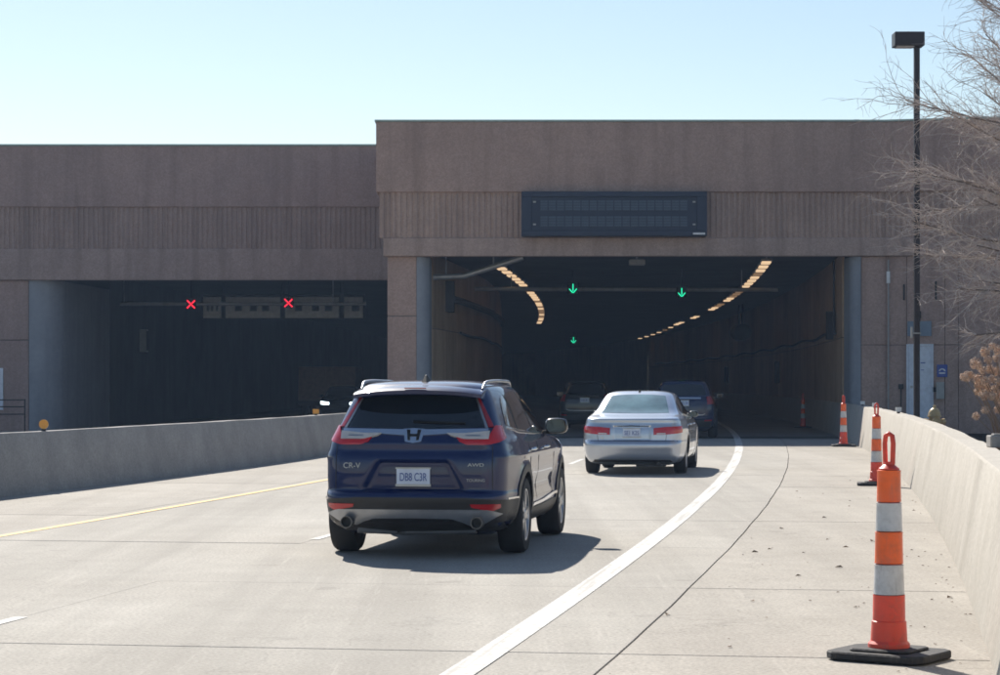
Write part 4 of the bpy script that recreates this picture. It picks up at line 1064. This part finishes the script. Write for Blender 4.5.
def sed_detail(c, plate_txt, glass, head=M_clear, rear=True):
    d0 = (1, 0, -.25)
    c.shell('rear_window', [(.7,.60,1.085),(.66,.3,1.07),(.65,0,1.066),(.66,-.3,1.07),(.7,-.60,1.085)], [(1.45,.485,1.365),(1.45,.25,1.385),(1.45,0,1.39),(1.45,-.25,1.385),(1.45,-.485,1.365)], d0, glass, 26, 10, .003)
    for sg in (-1, 1):
        d = Vector((1, -sg*.5, 0)).normalized(); y = lambda v: sg*v
        l = c.shell('tail_light', [(.1,y(.36),.700),(.1,y(.60),.705),(.15,y(.83),.725),(.3,y(.89),.74)], [(.1,y(.37),.815),(.1,y(.60),.835),(.15,y(.83),.845),(.3,y(.875),.85)], d, M_red, 20, 6, .012)
        c.shell('lamp_cell', [(.1,y(.40),.74),(.1,y(.55),.745)], [(.1,y(.40),.80),(.1,y(.55),.815)], d, M_red, 6, 3, .016, .02, l)
        c.shell('lamp_cell', [(.1,y(.61),.75),(.15,y(.78),.755)], [(.1,y(.61),.82),(.15,y(.78),.83)], d, M_red, 6, 3, .016, .02, l)
        c.shell('reverse_lens', [(.1,y(.42),.708),(.1,y(.58),.712)], [(.1,y(.42),.728),(.1,y(.58),.732)], d, M_clear, 6, 2, .016, .02, l)
        c.shell('boot_seam', R([(y(.585),.60),(y(.592),.60)]), R([(y(.60),.70),(y(.607),.70)]), BK, M_black, 1, 5, .002, .005)
        c.sidewindow('side_window', [(1.22,1.055),(1.60,1.035),(2.02,1.020)], [(1.42,1.26),(1.66,1.33),(1.98,1.345)], sg, M_glass)
        c.sidewindow('side_window', [(2.10,1.017),(2.60,1.005),(3.10,1.0)], [(2.06,1.345),(2.32,1.335),(2.56,1.29)], sg, M_glass)
        c.strip('window_trim', [(1.1,sg*1.2,1.04),(2.0,sg*1.2,1.0),(3.2,sg*1.2,.978)], .014, (0,-sg,0), M_chrome, .006)
        for x0 in (1.42, 2.07, 3.15): c.shell('door_seam', [(x0-.004,sg*1.2,.30),(x0+.004,sg*1.2,.30)], [(x0-.004,sg*1.2,.98),(x0+.004,sg*1.2,.98)], (0,-sg,0), M_black, 1, 10, .002, .005)
        for x0 in (1.62, 2.56):
            h, _ = c.hit((x0, sg*1.2, .86), (0,-sg,0))
            MB().tube([(x0-.10,h.y,.858),(x0-.07,h.y+sg*.03,.86),(x0+.07,h.y+sg*.03,.864),(x0+.10,h.y,.866)], [.010,.013,.013,.010], 8).build('door_handle', M_silver_paint, c.root, smooth=60)
        c.mirror(2.92, 1.03, sg, .80, M_black_paint if True else 0, .72)
        c.shell('headlight', [(4.8,sg*.45,.66),(4.6,sg*.82,.68)], [(4.8,sg*.45,.76),(4.5,sg*.84,.80)], (-1,0,0), head, 10, 4, .006)
    c.strip('bumper_seam', [(.1,.86,.59),(.05,.4,.594),(.05,0,.594),(.05,-.4,.594),(.1,-.86,.59)], .008, BK, M_black, .002)
    c.strip('boot_trim', R([(.33,.848),(0,.856),(-.33,.848)]), .022, BK, M_chrome, .008)
    c.shell('lower_valance', [(.2,.70,.225),(.1,0,.215),(.2,-.70,.225)], [(.1,.66,.265),(.05,0,.265),(.1,-.66,.265)], BK, M_blackclad, 20, 2, .006)
    u = MB(); u.tube([(.18,-.45,.21),(.5,-.35,.22),(.9,-.2,.22)], .035, 8); u.box(.35,.75,-.55,-.05,.14,.2); u.box(.9,1.15,-.6,.6,.15,.22); u.build('silencer', M_blackclad, c.root)
    plate(c, plate_txt, .735, .30, .15)
    c.text('V6', .05, .52, .645, M_chrome, 'model_badge', off=.01)
    c.shell('windscreen', [(3.4,.62,1.02),(3.5,0,1.015),(3.4,-.62,1.02)], [(2.5,.52,1.37),(2.5,0,1.39),(2.5,-.52,1.37)], (-1,0,-.35), M_glass, 20, 8, .003)
    c.shell('grille', [(4.8,.36,.56),(4.8,-.36,.56)], [(4.8,.40,.70),(4.8,-.40,.70)], (-1,0,0), M_black, 14, 4, .006)
    hz = c.hit((1.66, 0, 2), (0,0,-1))[0].z - .006
    mb = MB(); mb.add([(1.58,-.018,hz),(1.64,-.005,hz+.05),(1.82,-.018,hz),(1.58,.018,hz),(1.64,.005,hz+.05),(1.82,.018,hz)], [(0,1,2),(5,4,3),(0,3,4,1),(1,4,5,2),(2,5,3,0)]); mb.build('antenna', M_black, c.root)
sed_detail(sed, 'SE1 K2S', M_glass2)

# --- dark blue SUV in the tunnel shade ahead, a taller plainer car
def grow(sl, kx, kw, kz): return [(z*kz if i else z, a*kx, b*kx, w*kw, *r) for i, (z, a, b, w, *r) in enumerate(sl)]
far1 = Car('suv', 'navy SUV in the tunnel shade just ahead of the silver sedan', grow(suv_slices, 1.03, 1.03, 1.04), (5.40-.12, 67.2-1.0, 0), math.radians(6), M_navy_paint, None, (.37, (1.02, 3.76), 1.64, .24), NR=16)
def plain_suv(c, txt):
    c.shell('rear_window', R([(.66,1.25),(0,1.235),(-.66,1.25)]), R([(.58,1.55),(0,1.575),(-.58,1.55)]), BK, M_glass, 18, 6, .003)
    c.shell('chrome_bar', R([(.50,1.135),(-.50,1.135)]), R([(.50,1.185),(-.50,1.185)]), BK, M_chrome, 12, 2, .012)
    c.strip('tailgate_line', R([(.62,.72),(.56,.68),(0,.67),(-.56,.68),(-.62,.72)]), .02, BK, M_satin, .01)
    for sg in (-1, 1):
        d = Vector((1, -sg*.5, 0)).normalized(); y = lambda v: sg*v
        c.shell('tail_light', [(.1,y(.68),.98),(.15,y(.86),.99),(.26,y(.93),1.02)], [(.1,y(.70),1.20),(.15,y(.855),1.22),(.26,y(.90),1.22)], d, M_reddk, 10, 6, .014)
        c.shell('reflector', [(.05,y(.60),.50),(.1,y(.82),.51)], [(.05,y(.60),.535),(.1,y(.82),.545)], d, M_red, 6, 2, .012)
        c.sidewindow('side_window', [(.75,1.24),(1.2,1.22),(1.86,1.20)], [(.86,1.50),(1.2,1.55),(1.86,1.56)], sg, M_glass)
        c.sidewindow('side_window', [(1.96,1.20),(2.5,1.18),(3.0,1.17)], [(1.94,1.56),(2.2,1.55),(2.45,1.52)], sg, M_glass)
        c.mirror(2.85, 1.22, sg, .88, c.body.data.materials[0])
    c.shell('bumper_cladding', [(.1,.86,.34),(.05,0,.34),(.1,-.86,.34)], [(.1,.86,.52),(.05,0,.54),(.1,-.86,.52)], BK, M_blackclad, 24, 4, .006)
    c.shell('windscreen', [(3.5,.62,1.18),(3.6,0,1.17),(3.5,-.62,1.18)], [(2.6,.54,1.58),(2.6,0,1.60),(2.6,-.54,1.58)], (-1,0,-.35), M_glass, 14, 6, .003)
    plate(c, txt, 1.02)
plain_suv(far1, 'K7D 2B')
far2 = Car('suv', 'black SUV in the left lane of the right tunnel, barely visible in the dark', grow(suv_slices, 1.0, 1.0, 1.02), (XW(584, 78), 77.5, 0), math.radians(5), M_black_paint, None, (.365, (.99, 3.65), 1.60, .235), NR=16)
plain_suv(far2, 'R4H 8C')
# --- oncoming car with lit headlamps in the left tunnel
onc = Car('sedan', 'dark sedan with lit headlamps facing out of the left tunnel', sed_slices, (XW(346.5, 104.5), 104.5, 0), math.radians(180), M_black_paint, None, (.328, (1.03, 3.76), 1.56, .215), NR=12)
sed_detail(onc, 'H2L 6T', M_glass, M_head)

# ------------------------------------------------------------------ channelizer cones
def cone_proto():
    t = thing('traffic_cone', 'x', 'traffic cone')
    b = MB(); pts = [(-.30,-.19),(-.24,-.25),(.24,-.25),(.30,-.19),(.30,.19),(.24,.25),(-.24,.25),(-.30,.19)]
    b.prism(pts, 0, .045); b.prism([(x*.62, y*.72) for x, y in pts], .0455, .062)
    b.build('base', M_rubber, t, bevel=.012)
    MB().lathe([(.118,.063),(.118,.085),(.104,.10),(.098,.21),(.092,.215),(.090,.36)], 28).build('lower_body', M_orange, t, smooth=35)
    bands = [(.3605,.535,M_white_sheet,.087,.082),(.5355,.72,M_orange_sheet,.080,.077),(.7205,.885,M_white_sheet,.0755,.071),(.8855,1.07,M_orange_sheet,.0685,.066)]
    for z0, z1, mt, r0, r1 in bands:
        MB().lathe([(r0-.01,z0),(r0+.002,z0+.004),(r0,z0+.014),(r1,z1-.014),(r1+.002,z1-.004),(r1-.01,z1)], 28).build('reflective_band' if mt is M_white_sheet else 'orange_band', mt, t, smooth=35)
    MB().lathe([(.060,1.07),(.058,1.078),(.030,1.10),(.028,1.115)], 20).build('cap', M_orange, t, smooth=35)
    hpts = [(-.022,1.10),(-.026,1.22),(-.020,1.262),(0,1.275),(.020,1.262),(.026,1.22),(.022,1.10)]
    MB().tube([(x, 0, z) for x, z in hpts], .0145, 10).build('handle', M_orange, t, smooth=50)
    return t
cp = cone_proto()
for i, (px, py, sc, rz, lab) in enumerate(((889, 659, 1.02, -.60, 'nearest tall orange and white channelizer cone on a black base by the right barrier'),
        (876.5, 485.5, 1.0, -.15, 'second tall orange and white cone against the sunlit barrier'),
        (843.5, 446.5, 1.0, .0, 'third orange and white cone at the edge of the tunnel shadow'),
        (803, 428, .95, .1, 'farthest orange cone inside the tunnel shade by the right wall'))):
    t = cp if i == 0 else copy_tree(cp)
    Y = F*H/(py-383); t.location = ((px-500)/F*Y, Y, .0065); t.rotation_euler = (0, 0, rz); t.scale = (sc, sc, sc)
    tag(t, lab, 'traffic cone', 'channelizer cones along the right shoulder')
# ------------------------------------------------------------------ barrier reflectors
def reflector(x, y, z, label, mat, r=.055, rnd=True):
    t = thing('barrier_reflector', label, 'reflector', (x, y, z))
    MB().box(-.03,.03,-.02,.02,-.004,.03).build('foot', M_black, t)
    if rnd: MB().lathe([(r,-.012),(r,.012)], 20, Matrix.Translation((0,0,.03+r)) @ Matrix.Rotation(math.pi/2,4,'X')).build('disc', mat, t)
    else: MB().box(-r,r,-.012,.012,.031,.031+1.5*r).build('plate', mat, t)
def on_left(px):
    best = min(ys(15, 68, .1), key=lambda y: abs((BL(y)-.26)/y - (px-500)/F)); return best
y = on_left(43); reflector(BL(y)-.26, y, .885, 'round amber reflector on the median barrier near the left picture edge', M_amber, .07)
y = on_left(316); reflector(BL(y)-.26, y, .885, 'small amber reflector on the median barrier just left of the blue SUV', M_amber, .07, False)
for y, lab in ((46.5, 'nearest small white reflector on top of the right barrier'), (56.5, 'middle small white reflector on top of the right barrier'), (62.0, 'farthest small white reflector on top of the right barrier')):
    reflector(BR(y)+.30, y, .99, lab, M_wht, .06, False)
t = thing('concrete_block', 'grey block on top of the right barrier at the right picture edge', 'block', (XW(1001, 21.8), 21.8, .99))
MB().box(-.12,.16,-.10,.10,0,.115).build('block', M_barL, t, bevel=.01); MB().box(-.08,.12,-.06,.06,.1155,.13).build('cap', M_barL, t, bevel=.004)

# ------------------------------------------------------------------ lamp post
LYp = 46.0; lx = XW(916.7, LYp)
t = thing('lamp_post', 'tall dark square lamp post with shoebox head behind the right barrier', 'lamp post', (lx, LYp, .40))
MB().box(-.055,.055,-.055,.055,.06,ZW(47,LYp)-.40-.002).build('pole', M_pole, t, bevel=.008)
MB().box(-.16,.16,-.16,.16,0,.058).build('base_plate', M_pole, t)
hz = ZW(47,LYp)-.40; hx0, hx1 = XW(893.3,LYp)-lx, XW(923,LYp)-lx
h = MB().box(hx0, hx1, -.2, .2, hz, ZW(33,LYp)-.40).build('lamp_head', M_pole, t, bevel=.01)
MB().box(hx0+.05, hx1-.20, -.16, .16, hz-.012, hz-.001).build('lamp_glass', M_clear, h)
MB().lathe([(.02,0),(.025,.02),(.001,.035)], 10, Matrix.Translation(((hx0+hx1)/2,0,ZW(33,LYp)-.398))).build('photocell', M_black, h)
MB().box(-.075,.075,-.075,.075,ZW(334,LYp)-.40,ZW(332.6,LYp)-.40).build('band', M_box, t)
MB().box(-.115,-.079,-.02,.02,ZW(338,LYp)-.40,ZW(327,LYp)-.40).build('bracket', M_box, t)

# ------------------------------------------------------------------ fire hydrant
HY = 50.0
t = thing('fire_hydrant', 'tan fire hydrant behind the right barrier near the pale door', 'fire hydrant', (XW(934.5,HY), HY, .395))
MB().lathe([(.17,0),(.17,.03),(.12,.035),(.115,.10),(.125,.11),(.115,.12),(.115,.46),(.15,.465),(.15,.50),(.125,.505)], 24).build('barrel', M_tan, t, smooth=35)
MB().lathe([(.135,.507),(.13,.56),(.10,.62),(.055,.66),(.035,.665),(.035,.72),(.001,.725)], 24).build('bonnet', M_tan, t, smooth=35)
for a, r in ((math.pi/2, .075), (0, .06), (math.pi, .06)):
    MB().lathe([(r,.0),(r,.17),(r*1.25,.172),(r*1.25,.22),(.03,.225),(.03,.25),(.001,.252)], 16, Matrix.Translation((0,0,.36)) @ Matrix.Rotation(a,4,'Z') @ Matrix.Rotation(math.pi/2 if a != math.pi/2 else -math.pi/2,4,'Y')).build('outlet', M_tan, t, smooth=35)

# ------------------------------------------------------------------ bare tree
tx, ty = 9.95, 38.0
tree = thing('bare_tree', 'leafless tree with fine drooping twigs at the right picture edge', 'tree', (tx, ty, .02))
rg = random.Random(11)
def rv(s): return Vector((rg.uniform(-s,s), rg.uniform(-s,s), rg.uniform(-s,s)))
tr = MB(); tp = [Vector((.10*math.sin(i*.9), .06*math.cos(i*1.3), i*.755)) for i in range(13)]
tr.tube(tp, [.15*(1-i/14)+.012 for i in range(13)], 10); tr.build('trunk', M_bark, tree, smooth=50)
tw = MB(); twd = MB()
def grow_branch(p, d, L, r, segs, droop, wob):
    pts = [p.copy()]; d = d.normalized()
    for i in range(segs):
        d = (d + rv(wob) + Vector((0,0,droop))).normalized(); p = p + d*(L/segs); pts.append(p.copy())
    return pts, [r*(1-.75*i/segs) for i in range(segs+1)]
nl = 54
for k in range(nl):
    f = .24 + .74*k/nl
    i = f*12; base = tp[int(i)].lerp(tp[min(12,int(i)+1)], i-int(i))
    az = k*2.399 + rg.uniform(-.3,.3)
    if k % 2 == 0: az = math.pi + rg.uniform(-.95,.95)      # the side that shows
    up = .12 + 1.0*(f-.2) + rg.uniform(-.15,.25)
    L = (3.5 - 1.6*max(0, f-.45) - 1.6*max(0,.42-f)/.18*.6)*rg.uniform(.75,1.05)
    lp, lr = grow_branch(base, Vector((math.cos(az), math.sin(az), up)), L, .036*(1.15-f*.6), 9, -.02 if f < .6 else .02, .10)
    MB().tube(lp, lr, 6).build('limb', M_bark, tree, smooth=60)
    for j in range(32):
        q = 1.2 + (j+rg.random())/32*7.8; a = min(8, int(q)); bp = lp[a].lerp(lp[a+1], q-a)
        dl = (lp[a+1]-lp[a]).normalized(); side = dl.cross(Vector((0,0,1))).normalized()*rg.choice((-1,1))
        bp_, br = grow_branch(bp, dl*.9 + side*rg.uniform(.3,.8) + Vector((0,0,rg.uniform(-.4,.5))), L*rg.uniform(.16,.42), .0085, 5, -.03, .30)
        tw.tube(bp_, br, 4, False)
        for h in range(9):
            q2 = .6 + (h+rg.random())/9*4.3; a2 = min(4, int(q2)); cp_ = bp_[a2].lerp(bp_[a2+1], q2-a2)
            d2 = (bp_[a2+1]-bp_[a2]).normalized()
            c_, cr = grow_branch(cp_, d2 + rv(1.0), rg.uniform(.12,.42), .0040, 3, -.04, .35)
            tw.tube(c_, [max(.0022, x) for x in cr], 3, False)
o = tw.build('twigs', M_twig, tree, recalc=False); o['kind'] = 'stuff'

# ------------------------------------------------------------------ dried flower shrub
fx, fy = XW(1013, 26.5), 26.5
shrub = thing('dried_shrub', 'dried brown flower heads on a shrub at the right picture edge', 'shrub', (fx, fy, .40))
def head_mesh(seed):
    r2 = random.Random(seed); mb = MB()
    for k in range(170):
        d = Vector((r2.gauss(0,1), r2.gauss(0,1), r2.gauss(0,1))).normalized(); d.z = d.z*.85
        p = d*r2.uniform(.030,.064); a = d.orthogonal().normalized(); a.rotate(Matrix.Rotation(r2.uniform(0,6.28),3,d)); b = d.cross(a)
        s_ = r2.uniform(.008,.015); lift = d*s_*.5
        mb.add([p-a*s_+lift, p-b*s_*.6, p+a*s_+lift, p+b*s_*.6], [(0,1,2,3)])
    me = mb.mesh('flower_head', M_flower, recalc=False); return me
hms = [head_mesh(i) for i in range(4)]
r3 = random.Random(5)
heads = [(985,352),(993,346),(988,360),(996,358),(979,366),(975,363),(983,371),(990,369),(997,371),(970,375),(964,377),(978,379),(985,381),(992,379),(999,381),(980,386),(987,388),(995,389),(978,391),(984,395),(991,396),(998,398),(976,416),(985,410),(968,376),(1000,350),(1004,362),(1006,374),(1008,386),(1003,392),(1012,356),(1015,368),(1018,380),(1022,362),(1026,374),(1010,398),(1016,394),(1030,384),(1020,346),(1008,340),(1002,404),(998,410)]
for i, (px, py) in enumerate(heads):
    yy = fy + r3.uniform(-.32,.32); p = Vector((XW(px,yy)-fx, yy-fy, ZW(py,yy)-.40))
    o = link('flower_head', hms[i % 4], shrub); o.location = p; o.rotation_euler = (r3.uniform(0,6),r3.uniform(0,6),r3.uniform(0,6)); sc = r3.uniform(.72,1.15) if py < 402 else .8; o.scale = (sc,)*3
    b0 = Vector((r3.uniform(-.08,.10), r3.uniform(-.1,.1), 0)); mid = b0.lerp(p, .55) + Vector((.05,0,.10))
    MB().tube([b0, mid, p], [.007,.005,.003], 5).build('stem', M_stem, shrub)

# ------------------------------------------------------------------ litter on the shoulder
lt_ = MB(); r4 = random.Random(9)
for k in range(150):
    y = r4.choice((r4.uniform(12.5,40), r4.uniform(12.5,24))); x = BR(y) - abs(r4.gauss(0,.55)) - .03 if k % 3 else r4.uniform(JR(y), BR(y)-.05)
    s_ = r4.uniform(.006,.022) if k % 9 else r4.uniform(.025,.045); a = r4.uniform(0,6.28); c_, n_ = math.cos(a), math.sin(a)
    z = .004
    lt_.add([(x-c_*s_, y-n_*s_, z), (x+n_*s_*.5, y-c_*s_*.5, z+s_*.25), (x+c_*s_, y+n_*s_, z+.002), (x-n_*s_*.5, y+c_*s_*.5, z+s_*.45)], [(0,1,2,3)])
tag(lt_.build('leaf_litter', M_leaf, recalc=False), 'dry leaf scraps and grit scattered along the right shoulder', 'litter', kind='stuff')

# ------------------------------------------------------------------ lens veil: thin volume added to lift the darks, standing in for glare
hm, hnt, hp = newmat('added_veil')
hnt.nodes.remove(hp)
pv = hnt.nodes.new('ShaderNodeVolumePrincipled')
pv.inputs['Color'].default_value = (.46,.66,1.0,1); pv.inputs['Density'].default_value = .00042; pv.inputs['Anisotropy'].default_value = .25
hnt.links.new(pv.outputs[0], hnt.nodes['Material Output'].inputs['Volume'])
hz_ = MB().box(-620, 620, -320, 920, -1.2, 11.5).build('added_veil', hm)
tag(hz_, 'thin bluish veil of lens glare, added as a volume over the road', 'added_veil', kind='stuff')
